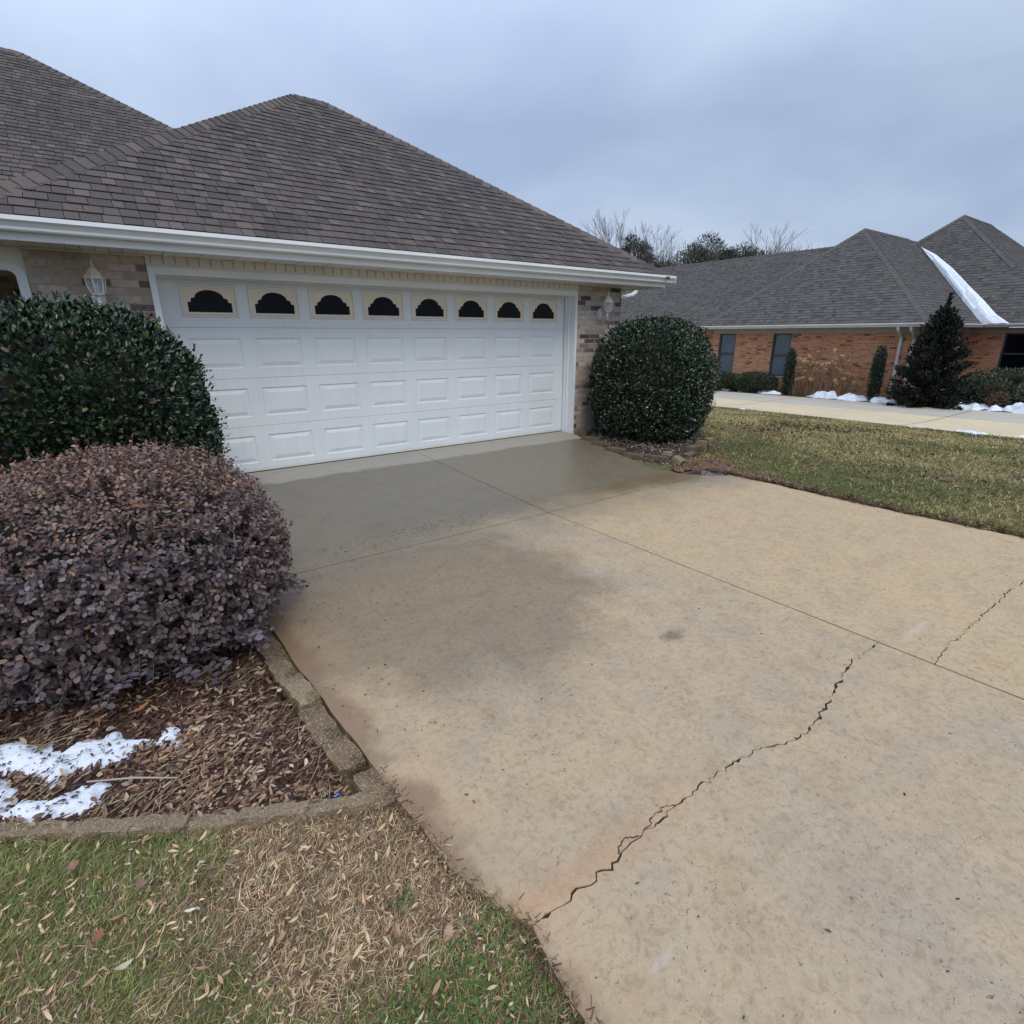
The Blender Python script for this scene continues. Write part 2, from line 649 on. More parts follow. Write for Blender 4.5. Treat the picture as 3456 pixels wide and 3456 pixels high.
    # stained patch and pale scuffs
    for (cx, cy, rx, ry, colr, am) in ((0.24, -5.06, .10, .07, (0.13, 0.10, 0.06), .75), (1.40, -5.86, .26, .025, (0.44, 0.40, 0.33), .35),
                                       (0.47, -6.09, .10, .022, (0.40, 0.37, 0.31), .25), (-1.16, -6.12, .09, .018, (0.46, 0.44, 0.40), .25)):
        ax_ = k.math('DIVIDE', k.math('SUBTRACT', X, cx), rx)
        ay_ = k.math('DIVIDE', k.math('SUBTRACT', Y, cy), ry)
        r2 = k.math('SQRT', k.math('ADD', k.math('MULTIPLY', ax_, ax_), k.math('MULTIPLY', ay_, ay_)))
        r2 = k.math('ADD', r2, k.math('MULTIPLY', k.math('SUBTRACT', k.noise(o, 11.0, 4.0), 0.5), 1.5))
        c = k.mix(k.math('MULTIPLY', k.rng(r2, 0.35, 1.1, 1.0, 0.0), am), c, colr)
    rough = k.math('SUBTRACT', 0.88, k.math('MULTIPLY', damp, 0.54))
    h = k.math('ADD', k.math('MULTIPLY', n_fine, 0.5), k.math('MULTIPLY', n_grit, 0.35))
    h = k.math('SUBTRACT', h, k.math('MULTIPLY', pit, 0.6))
    k.bump(h, 0.28, 0.006)
    return k.fin(c, rough, 0.42)


M_conc = make_concrete()


def make_plainconc(name, a, b, grey=None):
    k = NB(name)
    o = k.obj()
    c = k.mix(k.rng(k.noise(o, 1.1, 5.0, 0.65), 0.32, 0.68), a, b)
    c = k.mix(k.math('MULTIPLY', k.rng(k.noise(o, 24.0, 4.0), 0.35, 0.8), 0.25), c, (0.2, 0.17, 0.13))
    k.bump(k.noise(o, 60.0, 3.0), 0.2, 0.006)
    return k.fin(c, 0.85, 0.3)


M_ndrive_tan = make_plainconc("far_concrete_tan", (0.56, 0.45, 0.28), (0.49, 0.40, 0.265))
M_ndrive_grey = make_plainconc("far_concrete_grey", (0.43, 0.385, 0.305), (0.37, 0.335, 0.28))
M_joint = simple("joint_dirt", (0.016, 0.011, 0.008), (0.04, 0.022, 0.011), 30, 0.95, 0.3)


def make_ground():
    k = NB("lawn_ground")
    o = k.obj()
    a = k.noise(o, 0.55, 5.0, 0.6)
    b = k.noise(o, 7.0, 5.0, 0.7)
    d = k.noise(o, 60.0, 3.0, 0.7)
    c = k.mix(k.rng(a, 0.36, 0.66), (0.19, 0.155, 0.065), (0.115, 0.115, 0.042))
    c = k.mix(k.math('MULTIPLY', k.rng(b, 0.42, 0.75), 0.5), c, (0.21, 0.165, 0.08))
    c = k.mix(k.math('MULTIPLY', k.rng(d, 0.35, 0.75), 0.65), c, (0.035, 0.036, 0.015))
    k.bump(k.math('ADD', d, k.math('MULTIPLY', b, 0.6)), 0.9, 0.03)
    return k.fin(c, 0.95, 0.15)


M_ground = make_ground()


def make_soil(name, a, b, cdark, rough=0.9):
    k = NB(name)
    o = k.obj()
    n1 = k.noise(o, 5.0, 5.0, 0.65)
    n2 = k.noise(o, 55.0, 4.0, 0.7)
    c = k.mix(k.rng(n1, 0.35, 0.7), a, b)
    c = k.mix(k.math('MULTIPLY', k.rng(n2, 0.4, 0.75), 0.7), c, cdark)
    k.bump(k.math('ADD', n2, k.math('MULTIPLY', n1, 0.5)), 0.9, 0.02)
    return k.fin(c, rough, 0.25)


M_mulchbed = make_soil("mulch_soil", (0.055, 0.030, 0.020), (0.080, 0.048, 0.032), (0.016, 0.010, 0.008))
M_clay = make_soil("red_clay", (0.150, 0.070, 0.040), (0.19, 0.095, 0.058), (0.05, 0.026, 0.016), 0.5)
M_soil = make_soil("lawn_soil", (0.12, 0.085, 0.045), (0.165, 0.118, 0.065), (0.045, 0.032, 0.018))


def make_block(name, a, b, moss):
    k = NB(name)
    o = k.obj()
    n1 = k.noise(o, 9.0, 5.0, 0.7)
    n2 = k.noise(o, 120.0, 3.0, 0.7)
    c = k.mix(k.rng(n1, 0.35, 0.65), a, b)
    c = k.mix(k.math('MULTIPLY', k.rng(k.noise(o, 5.0, 5.0, 0.7), 0.48, 0.66), 0.8), c, moss)
    c = k.mix(k.math('MULTIPLY', k.rng(n2, 0.54, 0.66), 0.75), c, (0.48, 0.39, 0.26))
    c = k.mix(k.math('MULTIPLY', k.rng(n2, 0.45, 0.34), 0.7), c, (0.04, 0.03, 0.02))
    k.bump(k.math('ADD', n2, n1), 0.9, 0.012)
    return k.fin(c, 0.92, 0.2)


M_block = make_block("edging_block", (0.225, 0.150, 0.086), (0.165, 0.110, 0.066), (0.075, 0.05, 0.03))
M_block_pale = make_block("edging_block_pale", (0.30, 0.225, 0.135), (0.235, 0.175, 0.105), (0.12, 0.08, 0.042))
M_block_grey = make_block("edging_block_grey", (0.265, 0.190, 0.118), (0.215, 0.155, 0.098), (0.12, 0.085, 0.052))
M_stone_tan = make_block("retaining_stone", (0.26, 0.185, 0.095), (0.19, 0.14, 0.08), (0.08, 0.06, 0.035))
M_stone_dark = make_block("retaining_stone_dark", (0.13, 0.095, 0.06), (0.09, 0.07, 0.05), (0.04, 0.035, 0.025))

M_white = simple("white_vinyl", (0.75, 0.77, 0.77), (0.69, 0.71, 0.71), 2.0, 0.45, 0.03)
M_cream = simple("cream_vinyl", (0.70, 0.675, 0.61), (0.65, 0.625, 0.56), 3.0, 0.55, 0.03)
M_groove = simple("vinyl_groove", (0.20, 0.18, 0.14), (0.26, 0.23, 0.18), 9.0, 0.8, 0.0)


def make_door():
    k = NB("garage_door_steel")
    o = k.obj()
    s = k.n("SeparateXYZ", {0: o})
    c = k.mix(k.rng(k.noise(o, 1.4, 4.0), 0.3, 0.7), (0.70, 0.73, 0.735), (0.66, 0.69, 0.70))
    st = k.n("Mapping", {"Vector": o, "Scale": (14.0, 14.0, 1.0)})
    c = k.mix(k.math('MULTIPLY', k.rng(k.noise(st.outputs[0], 1.6, 4.0), 0.45, 0.8), 0.14), c, (0.45, 0.42, 0.36))
    low = k.rng(k.math('ADD', s.outputs[2], k.math('MULTIPLY', k.noise(o, 7.0, 4.0), 0.06)), 0.03, 0.10, 1.0, 0.0)
    c = k.mix(k.math('MULTIPLY', low, 0.55), c, (0.50, 0.46, 0.32))
    wg = k.n("Mapping", {"Vector": o, "Scale": (3.0, 3.0, 60.0)})
    k.bump(k.noise(wg.outputs[0], 3.0, 3.0), 0.06, 0.004)
    return k.fin(c, 0.42, 0.4)


M_door = make_door()
M_pane_cream = simple("sun_yellowed_plastic", (0.74, 0.655, 0.52), (0.69, 0.61, 0.475), 4.0, 0.5, 0.02)
M_winframe = simple("white_plastic", (0.72, 0.70, 0.655), (0.66, 0.64, 0.60), 5.0, 0.5, 0.02)
M_darkglass = simple("dark_glass", (0.002, 0.002, 0.004), (0.004, 0.005, 0.008), 3.0, 0.07, 0.0, spec=0.10)
M_rubber = simple("rubber_seal", (0.05, 0.045, 0.035), (0.09, 0.08, 0.055), 20, 0.8, 0.1)

M_brick = brickmat("mixed_tan_brick",
                   [(0.0, (0.07, 0.06, 0.06)), (0.08, (0.14, 0.105, 0.095)), (0.17, (0.33, 0.26, 0.215)), (0.45, (0.45, 0.37, 0.305)),
                    (0.72, (0.52, 0.445, 0.39)), (0.9, (0.38, 0.30, 0.245)), (1.0, (0.56, 0.50, 0.45))], (0.43, 0.36, 0.28))
M_nbrick = brickmat("orange_brick",
                    [(0.0, (0.09, 0.042, 0.032)), (0.06, (0.17, 0.075, 0.045)), (0.13, (0.34, 0.140, 0.070)), (0.6, (0.42, 0.185, 0.095)),
                     (1.0, (0.50, 0.235, 0.125))], (0.52, 0.37, 0.25), 0.213, 0.0695, 0.011, 0.12)


def make_shingle(name, stain):
    k = NB(name)
    o = k.obj()
    c = k.attr()
    g = k.noise(o, 130.0, 3.0, 0.8)
    c = k.mix(k.rng(g, 0.30, 0.72), k.mix(0.42, c, (0.02, 0.018, 0.02)), k.mix(0.10, c, (0.5, 0.48, 0.46)))
    st = k.n("Mapping", {"Vector": o, "Scale": (1.0, 0.35, 0.35)})
    b = k.rng(k.noise(st.outputs[0], 1.6, 5.0, 0.7), 0.50, 0.74)
    c = k.mix(k.math('MULTIPLY', b, stain), c, (0.035, 0.032, 0.036))
    k.bump(g, 0.5, 0.004)
    return k.fin(c, 0.96, 0.15)


M_shingle = make_shingle("brown_grey_shingle", 0.5)
M_nshingle = make_shingle("grey_shingle", 0.25)


def make_snow():
    k = NB("old_snow")
    o = k.obj()
    c = k.mix(k.rng(k.noise(o, 9.0, 5.0, 0.65), 0.35, 0.75), (0.72, 0.74, 0.78), (0.56, 0.59, 0.65))
    vo = k.n("TexVoronoi", {"Scale": 42.0, "Vector": o})
    sp = k.math('MULTIPLY', k.rng(vo.outputs["Distance"], 0.12, 0.2, 1.0, 0.0), k.rng(k.noise(o, 11.0, 3.0), 0.52, 0.6))
    c = k.mix(k.math('MULTIPLY', sp, 0.7), c, (0.12, 0.09, 0.07))
    k.bump(k.math('ADD', k.noise(o, 35.0, 4.0, 0.7), k.noise(o, 140.0, 2.0)), 0.5, 0.012)
    m = k.fin(c, 0.75, 0.3)
    k.p.inputs["Subsurface Weight"].default_value = 0.15
    k.p.inputs["Subsurface Radius"].default_value = (0.02, 0.025, 0.03)
    return m


M_snow = make_snow()
M_puddle = simple("shallow_water", (0.05, 0.038, 0.03), (0.09, 0.06, 0.045), 6.0, 0.05, 0.02, spec=0.6)
M_core = simple("inner_shade", (0.012, 0.012, 0.008), (0.022, 0.018, 0.012), 18.0, 0.95, 0.6)  # near-black, the shade inside the shrubs put into the colour
M_twig = simple("twig_bark", (0.085, 0.058, 0.040), (0.12, 0.085, 0.06), 25.0, 0.9, 0.3)
M_bark = simple("grey_bark", (0.115, 0.095, 0.08), (0.17, 0.145, 0.125), 12.0, 0.95, 0.4)
M_leaf_gloss = leafmat("glossy_leaf", 0.29, 0.5, 0.0)
M_leaf_mat = leafmat("matt_leaf", 0.55, 0.4, 0.12)
M_dry = leafmat("dry_leaf", 0.75, 0.25, 0.10)
M_grass = leafmat("grass_blade", 0.65, 0.25, 0.20)
M_nwin = simple("blue_grey_glass", (0.085, 0.108, 0.132), (0.105, 0.130, 0.155), 2.0, 0.12, 0.0, spec=0.5)
M_nframe = simple("dark_bronze_frame", (0.030, 0.034, 0.042), (0.045, 0.05, 0.06), 6.0, 0.5, 0.0)
M_casing = simple("taupe_casing", (0.30, 0.245, 0.20), (0.35, 0.29, 0.24), 6.0, 0.6, 0.05)
M_ngutter = simple("far_white_trim", (0.56, 0.555, 0.53), (0.50, 0.495, 0.47), 2.0, 0.5, 0.02)
M_nfrieze = simple("beige_frieze", (0.33, 0.30, 0.245), (0.29, 0.265, 0.215), 2.0, 0.6, 0.02)
M_lampmetal = simple("cream_lamp_metal", (0.60, 0.52, 0.41), (0.50, 0.41, 0.30), 14.0, 0.45, 0.05)
M_lampwhite = simple("white_lamp_metal", (0.66, 0.66, 0.63), (0.58, 0.57, 0.54), 14.0, 0.45, 0.05)


def make_glass():
    k = NB("lamp_glass")
    k.fin((0.75, 0.8, 0.82), 0.12, 0.5)
    tr = k.n("BsdfTransparent", {"Color": (0.82, 0.86, 0.87, 1)})
    mx = k.n("MixShader", {0: 0.74})
    k.t.links.new(k.p.outputs[0], mx.inputs[1])
    k.t.links.new(tr.outputs[0], mx.inputs[2])
    k.t.links.new(mx.outputs[0], k.out.inputs[0])
    return k.m


M_glass = make_glass()

# ------------------------------------------------------------------ ground
DL = [(-1.62, 0.1), (-1.62, -2.0), (-1.60, -3.4), (-1.575, -4.2), (-1.54, -4.75), (-1.515, -5.2), (-1.49, -5.55), (-1.44, -5.74), (-1.395, -5.84)]
DL2 = [(-1.415, -5.95), (-1.425, -6.05), (-1.42, -6.4), (-1.40, -7.5), (-1.35, -10.0), (-1.3, -14.0)]
DR = [(3.84, 0.1), (3.83, -0.28), (3.52, -1.4), (3.29, -2.35), (3.40, -2.70), (3.78, -2.76), (3.87, -3.04), (3.87, -3.6), (3.86, -4.2),
      (3.85, -4.85), (3.87, -5.32), (3.90, -5.82), (4.0, -6.4), (4.2, -8.0), (4.4, -14.0)]
DRIVE = DL + DL2 + DR[::-1]

BED_L = [(-1.60, -.2), (-1.72, -.3), (-1.74, -3.6), (-1.72, -4.2), (-1.69, -4.75), (-1.65, -5.06), (-1.80, -5.015), (-2.01, -4.905), (-2.16, -4.82), (-2.32, -4.725),
         (-2.50, -4.60), (-2.69, -4.47), (-2.94, -4.31), (-3.4, -4.10), (-4.2, -3.9), (-6.0, -3.9), (-6.0, -.2)]
LAWN_L = [(-1.62, -5.13), (-1.80, -5.055), (-2.01, -4.94), (-2.16, -4.855), (-2.32, -4.76), (-2.50, -4.635), (-2.69, -4.505), (-2.94, -4.345), (-3.4, -4.14), (-6.0, -3.95), (-6.0, -7.6),
          (-1.36, -7.6), (-1.40, -6.4), (-1.42, -6.0), (-1.38, -5.84), (-1.45, -5.70), (-1.50, -5.5), (-1.53, -5.2)]


def grid_mesh(name, xs, ys, zf, mat, keep=None, smooth=True):
    X, Y = np.meshgrid(xs, ys, indexing='ij')
    Z = zf(X, Y)
    nx, ny = X.shape
    V = np.stack([X, Y, Z], -1).reshape(-1, 3)
    i, j = np.meshgrid(np.arange(nx - 1), np.arange(ny - 1), indexing='ij')
    a = (i * ny + j).ravel()
    Q = np.stack([a, a + ny, a + ny + 1, a + 1], 1)
    if keep is not None:
        kk = keep(X, Y).ravel()
        Q = Q[kk[Q].all(1)]
        used = np.unique(Q)
        re = -np.ones(len(V), int)
        re[used] = np.arange(len(used))
        V, Q = V[used], re[Q]
    return np_mesh(name, V, Q, None, mat, smooth=smooth)


def ground_z(X, Y):
    ins, d = in_poly(X, Y, DRIVE)
    z = land(X, Y)
    bumps = (fbm(X * 1.1, Y * 1.1, 3) - .5) * 0.05 * sstep(0.0, 0.6, -d)
    out = z - 0.012 + bumps + 0.02 * sstep(0.15, 0.8, -d) * (X > 3) - 0.01 * (X < 0) * sstep(0.0, 0.3, -d)
    out = out - 0.10 * sstep(-0.10, -0.03, np.maximum(in_poly(X, Y, BED_L)[1], in_poly(X, Y, LAWN_L)[1])) * (X < -1.2)
    under = sstep(-0.02, 0.10, d)
    return out * (1 - under) + (z - 0.09) * under


xs = np.concatenate([np.linspace(-160, -12, 14), np.linspace(-10, -4, 13), np.arange(-3.8, 5.6, 0.1), np.arange(5.7, 20, 0.35), np.linspace(21, 60, 25), np.linspace(70, 420, 12)])
ys = np.concatenate([np.linspace(-200, -16, 14), np.linspace(-14, -8, 13), np.arange(-7.6, 0.6, 0.1), np.arange(0.8, 14, 0.5), np.linspace(15, 60, 20), np.linspace(70, 420, 12)])
g = grid_mesh("ground", xs, ys, ground_z, M_ground)
tag(g, kind="structure")


# ------------------------------------------------------------------ driveway: six bays with real gaps at the joints and along the crack
def jag(p0, p1, seed, amp=0.020, n=120):
    """a crack line between two points, with small steps"""
    r = np.random.default_rng(seed)
    t = np.linspace(0, 1, n)
    x = p0[0] + (p1[0] - p0[0]) * t
    y = p0[1] + (p1[1] - p0[1]) * t
    w = (fbm(x * 2.2, x * 0 + seed, seed, 3) - .5) * 0.07 + r.normal(size=n) * amp * 0.32
    x = x + r.normal(size=n) * 0.005
    w = w + (r.random(n) - .5) * .009
    w *= np.minimum(1, np.minimum(t, 1 - t) * 12)
    return list(zip(x, y + w)), t


XJ, GAP = 1.115, 0.0045
ck1, t1 = jag((-1.40, -5.835), (XJ - GAP, -5.785), 5)
ck1 = [(x, y - 0.085 * math.exp(-((x - 0.10) / 0.33) ** 2)) for x, y in ck1]
ck2, t2 = jag((XJ + GAP, -6.05), (3.95, -6.05), 9)
r_ = np.random.default_rng(4)
g1 = 0.0016 + 0.0045 * np.clip(fbm(np.arange(len(ck1)) * .35, np.zeros(len(ck1)), 8) - .35, 0, 1) * 2 + (r_.random(len(ck1)) < .12) * 0.006
g2 = 0.0014 + 0.0035 * np.clip(fbm(np.arange(len(ck2)) * .35, np.zeros(len(ck2)), 18) - .35, 0, 1) * 2 + (r_.random(len(ck2)) < .08) * 0.004
up1 = [(x, y + g) for (x, y), g in zip(ck1, g1)]
dn1 = [(x, y - g) for (x, y), g in zip(ck1, g1)]
up2 = [(x, y + g) for (x, y), g in zip(ck2, g2)]
dn2 = [(x, y - g) for (x, y), g in zip(ck2, g2)]
DLn = [p for p in DL if p[1] < -2.91]
DRn = [p for p in DR if -6.0 < p[1] < -2.91]


def ragged(pts, amp=0.012, seed=1):
    out = []
    for a, b in zip(pts[:-1], pts[1:]):
        L = math.hypot(b[0] - a[0], b[1] - a[1])
        m = max(1, int(L / 0.06))
        for i in range(m):
            t = i / m
            x, y = a[0] + (b[0] - a[0]) * t, a[1] + (b[1] - a[1]) * t
            k = 0 if i == 0 and not out else float(fbm(x * 9, y * 9, seed, 2) - .5) * 2 * amp
            out.append((x + k, y))
    out.append(pts[-1])
    return out


yA = -2.9
bays = [
    [(-1.62, -.128), (XJ - GAP, -.128), (XJ - GAP, yA + GAP), (-1.61, yA + GAP), (-1.62, -2.0)],
    [(XJ + GAP, -.128), (3.835, -.128)] + ragged([(3.83, -.28), (3.52, -1.4), (3.29, -2.35), (3.40, -2.70), (3.78, -2.76), (3.82, yA + GAP)], .01, 3) + [(XJ + GAP, yA + GAP)],
    [(-1.61, yA - GAP), (XJ - GAP, yA - GAP)] + up1[::-1] + ragged(DLn[::-1][1:] + [(-1.606, -3.0)], .01, 5),
    [(XJ + GAP, yA - GAP)] + ragged([(3.83, yA - GAP)] + DRn + [(3.93, -6.0)], .014, 6) + up2[::-1],
    dn1 + [(XJ - GAP, -14.0)] + ragged(DL2[::-1], .008, 7),
    dn2 + ragged([(3.96, -6.1), (4.2, -8.0), (4.4, -14.0)], .012, 8) + [(XJ + GAP, -14.0)],
    [(-1.56, 0.06), (3.83, 0.06), (3.83, -.120), (-1.56, -.120)],
]
drv = MB()
for ip, poly in enumerate(bays):
    pts = [(x, y, float(drive_z(y))) for x, y in poly]
    n = len(pts)
    drv.face(pts, 0)
    low = [(x, y, z - 0.085) for x, y, z in pts]
    for i in range(n):
        j = (i + 1) % n
        drv.face([pts[i], low[i], low[j], pts[j]], 0)
o = drv.build("driveway", [M_conc], recalc=False)
bm = bmesh.new()
bm.from_mesh(o.data)
bmesh.ops.triangulate(bm, faces=[f for f in bm.faces if len(f.verts) > 4])
bmesh.ops.remove_doubles(bm, verts=bm.verts, dist=1e-5)
bmesh.ops.recalc_face_normals(bm, faces=bm.faces)
bm.to_mesh(o.data)
bm.free()
tag(o, kind="structure")
# dirt lying in the joints and in the crack
jd = MB()
for x0, x1, y0, y1 in ((-1.6, 3.8, -2.92, -2.88), (XJ - .02, XJ + .02, -13.9, -.13)):
    for a, b in ((max(y0, -14), min(y1, -2.9)), (max(y0, -2.9), min(y1, -0.1))):
        if b > a:
            jd.face([(x0, a, float(drive_z(a)) - .010), (x1, a, float(drive_z(a)) - .010), (x1, b, float(drive_z(b)) - .010), (x0, b, float(drive_z(b)) - .010)])
for ck in (ck1, ck2):
    for (xa, ya), (xb, yb) in zip(ck[:-1], ck[1:]):
        jd.face([(xa, ya - .03, -.1305), (xb, yb - .03, -.1305), (xb, yb + .03, -.1305), (xa, ya + .03, -.1305)])
jd.face([(-1.56, -.14, -.012), (3.8, -.14, -.012), (3.8, -.10, -.012), (-1.56, -.10, -.012)])
o = jd.build("joint_dirt", [M_joint])
tag(o, kind="structure")


# chips broken out beside the crack: thin dark fissures round them
def ribbon(mb, pts, w, z):
    rj = np.random.default_rng(len(pts))
    fine = []
    for a, b in zip(pts[:-1], pts[1:]):
        for t in (0, .33, .66):
            fine.append((a[0] + (b[0] - a[0]) * t + rj.normal() * .0022, a[1] + (b[1] - a[1]) * t + rj.normal() * .0022))
    pts = fine + [pts[-1]]
    w0 = w
    for i in range(len(pts) - 1):
        a, b = Vector((*pts[i], 0)), Vector((*pts[i + 1], 0))
        d = (b - a).normalized()
        w = w0 * rj.uniform(.5, 1.5)
        nrm_ = Vector((-d.y, d.x, 0)) * w * .5
        mb.face([(a.x - nrm_.x, a.y - nrm_.y, z), (b.x - nrm_.x, b.y - nrm_.y, z), (b.x + nrm_.x, b.y + nrm_.y, z), (a.x + nrm_.x, a.y + nrm_.y, z)])


fs_ = MB()
for xa, xb, h in ((-1.00, -.925, .022), (-.855, -.735, .027)):
    seg = [p for p in ck1 if xa - .03 <= p[0] <= xb + .03]
    m_ = len(seg)
    loop = [(p[0], p[1] + h * math.sin(math.pi * i / (m_ - 1)) ** .7) for i, p in enumerate(seg)]
    ribbon(fs_, loop, .0034, -.1238)
o = fs_.build("crack_fissure", [M_joint])
tag(o, kind="structure")

# ------------------------------------------------------------------ roofs
PAL_BROWN = .65 * np.array((1.04, .97, .93)) * np.array([(.120, .097, .088), (.146, .120, .108), (.092, .077, .074), (.172, .142, .127), (.130, .102, .095), (.104, .092, .086)])
PAL_GREY = .76 * np.array((1.03, 1.0, .95)) * np.array([(.112, .105, .100), (.122, .115, .109), (.108, .101, .097), (.131, .123, .116), (.117, .109, .104), (.116, .110, .106)])


def roof_plane(mb, A, B, Tl, Tr, pal, seed, expo=0.143, tabs=(0.085, 0.175), thick=(0.0105, 0.0135), contrast=1.0):
    """overlapping shingle tabs on a trapezoid: A, B eave ends, Tl, Tr upper ends"""
    r = np.random.default_rng(seed)
    A, B, Tl, Tr = (np.array(p, float) for p in (A, B, Tl, Tr))
    e = (B - A) / np.linalg.norm(B - A)
    up = (Tl - A) - np.dot(Tl - A, e) * e
    L = np.linalg.norm(up)
    up /= L
    nrm_ = np.cross(e, up)
    if nrm_[2] < 0:
        nrm_ = -nrm_
    base = [A - nrm_ * .012, B - nrm_ * .012, Tr - nrm_ * .012, Tl - nrm_ * .012]
    mb.face(base, 0, (.04, .036, .036))
    lx = lambda s: np.dot(Tl - A, e) * s / L
    W_ = np.linalg.norm(B - A)
    rx = lambda s: W_ + (np.dot(Tr - A, e) - W_) * s / L
    n = int(math.ceil(L / expo))
    for i in range(n):
        s0, s1 = i * expo, min((i + 1) * expo + .02, L)
        if s1 - s0 < .03:
            continue
        a0, b0, a1, b1 = lx(s0), rx(s0), lx(s1), rx(s1)
        x = min(a0, a1) - r.random() * .3
        end = max(b0, b1)
        hi = False
        while x < end:
            w = r.uniform(*tabs)
            if contrast > 2:
                hi = r.random() > .30
                w = w if hi else r.uniform(.09, .17)
            else:
                hi = not hi
                if r.random() < .25:
                    hi = not hi
            x0, x1 = x, x + w - .005
            x = x + w
            h = thick[1] if hi else thick[0]
            h *= r.uniform(.85, 1.15)
            p0, p1 = np.clip([x0, x1], a0, b0) if b0 > a0 else ((a0 + b0) / 2,) * 2
            q0, q1 = np.clip([x0, x1], a1, b1) if b1 > a1 else ((a1 + b1) / 2,) * 2
            if p1 - p0 < 1e-3 and q1 - q0 < 1e-3:
                continue
            c = pal[r.integers(len(pal))] * r.uniform(.82, 1.18)
            if not hi:
                c = c * (1 - .10 * contrast)
            P = lambda xx, ss, hh: A + e * xx + up * ss + nrm_ * hh
            sl = s0 + r.uniform(-.003, .003)
            if p1 - p0 < 1e-3:
                mb.face([P(p0, sl, h), P(q1, s1, .001), P(q0, s1, .001)], 0, c)
            elif q1 - q0 < 1e-3:
                mb.face([P(p0, sl, h), P(p1, sl, h), P(q0, s1, .001)], 0, c)
            else:
                mb.face([P(p0, sl, h), P(p1, sl, h), P(q1, s1, .001), P(q0, s1, .001)], 0, c)
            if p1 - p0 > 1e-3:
                mb.face([P(p0, sl, -.004), P(p1, sl, -.004), P(p1, sl, h), P(p0, sl, h)], 0, c * .22)  # butt: dark asphalt edge, with the course's shadow line painted in
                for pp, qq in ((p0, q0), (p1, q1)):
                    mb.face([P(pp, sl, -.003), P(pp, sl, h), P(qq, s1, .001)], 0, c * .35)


def cap_row(mb, P0, P1, w1, w2, pal, seed, expo=0.142, width=0.155, lift=0.022):
    """folded cap shingles from low end P0 to high end P1; w1, w2 point down the two slopes"""
    r = np.random.default_rng(seed)
    P0, P1 = np.array(P0, float), np.array(P1, float)
    d = P1 - P0
    L = np.linalg.norm(d)
    d /= L
    w1, w2 = (np.array(w, float) / np.linalg.norm(w) for w in (w1, w2))
    upv = -(w1 + w2)
    upv = upv - np.dot(upv, d) * d
    if np.linalg.norm(upv) < 1e-3:
        upv = np.array([0, 0, 1.0])
    upv /= np.linalg.norm(upv)
    n = int(L / expo)
    for i in range(n + 1):
        s0, s1 = i * expo, min((i + 1) * expo + .05, L)
        if s1 <= s0 + .02:
            continue
        c = pal[r.integers(len(pal))] * r.uniform(.95, 1.2)
        j = r.uniform(-.006, .006)
        prof = []
        for t, k in ((-1, 1.0), (-.35, .35), (0, .06), (.35, .35), (1, 1.0)):
            w = w1 if t < 0 else w2
            prof.append(w * abs(t) * width + upv * (.012 * (1 - abs(t))))
        lo = [P0 + d * (s0 + j) + q + upv * lift for q in prof]
        hi = [P0 + d * s1 + q * .97 + upv * lift * .42 for q in prof]
        bl = [p - upv * .020 for p in lo]
        for a in range(4):
            mb.face([lo[a], lo[a + 1], hi[a + 1], hi[a]], 0, c)
            mb.face([bl[a], bl[a + 1], lo[a + 1], lo[a]], 0, c * .22)  # cap butt, dark edge with its shadow line painted in likewise
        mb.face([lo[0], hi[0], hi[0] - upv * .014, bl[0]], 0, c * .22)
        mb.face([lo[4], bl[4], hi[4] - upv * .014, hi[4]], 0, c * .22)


# ------------------------------------------------------------------ the near house with its garage
YW = -0.22            # face of the front brick and trim
SOF = 2.235           # soffit height
house = empty("brick_house", (1.1, 0.0, 0.0), "tan brick house with brown hip roof and white double garage door", "house")

w = MB()
w.box((-2.49, YW, -.25), (-1.615, 0.35, SOF + .05))
w.box((3.872, YW, -.25), (4.825, 0.35, SOF + .05))
w.box((4.60, 0.35, -.25), (4.825, 6.6, SOF + .05))
w.box((-2.49, 0.35, -.25), (-2.27, 2.9, SOF + .05))
w.box((-9.0, 2.9, -.25), (4.6, 3.1, SOF + .05))
w.box((-5.2, -.2, -.25), (-5.0, 2.9, SOF - .02))  # unseen side wall, added to block light and darken the porch
w.build("wall", M_brick, house)

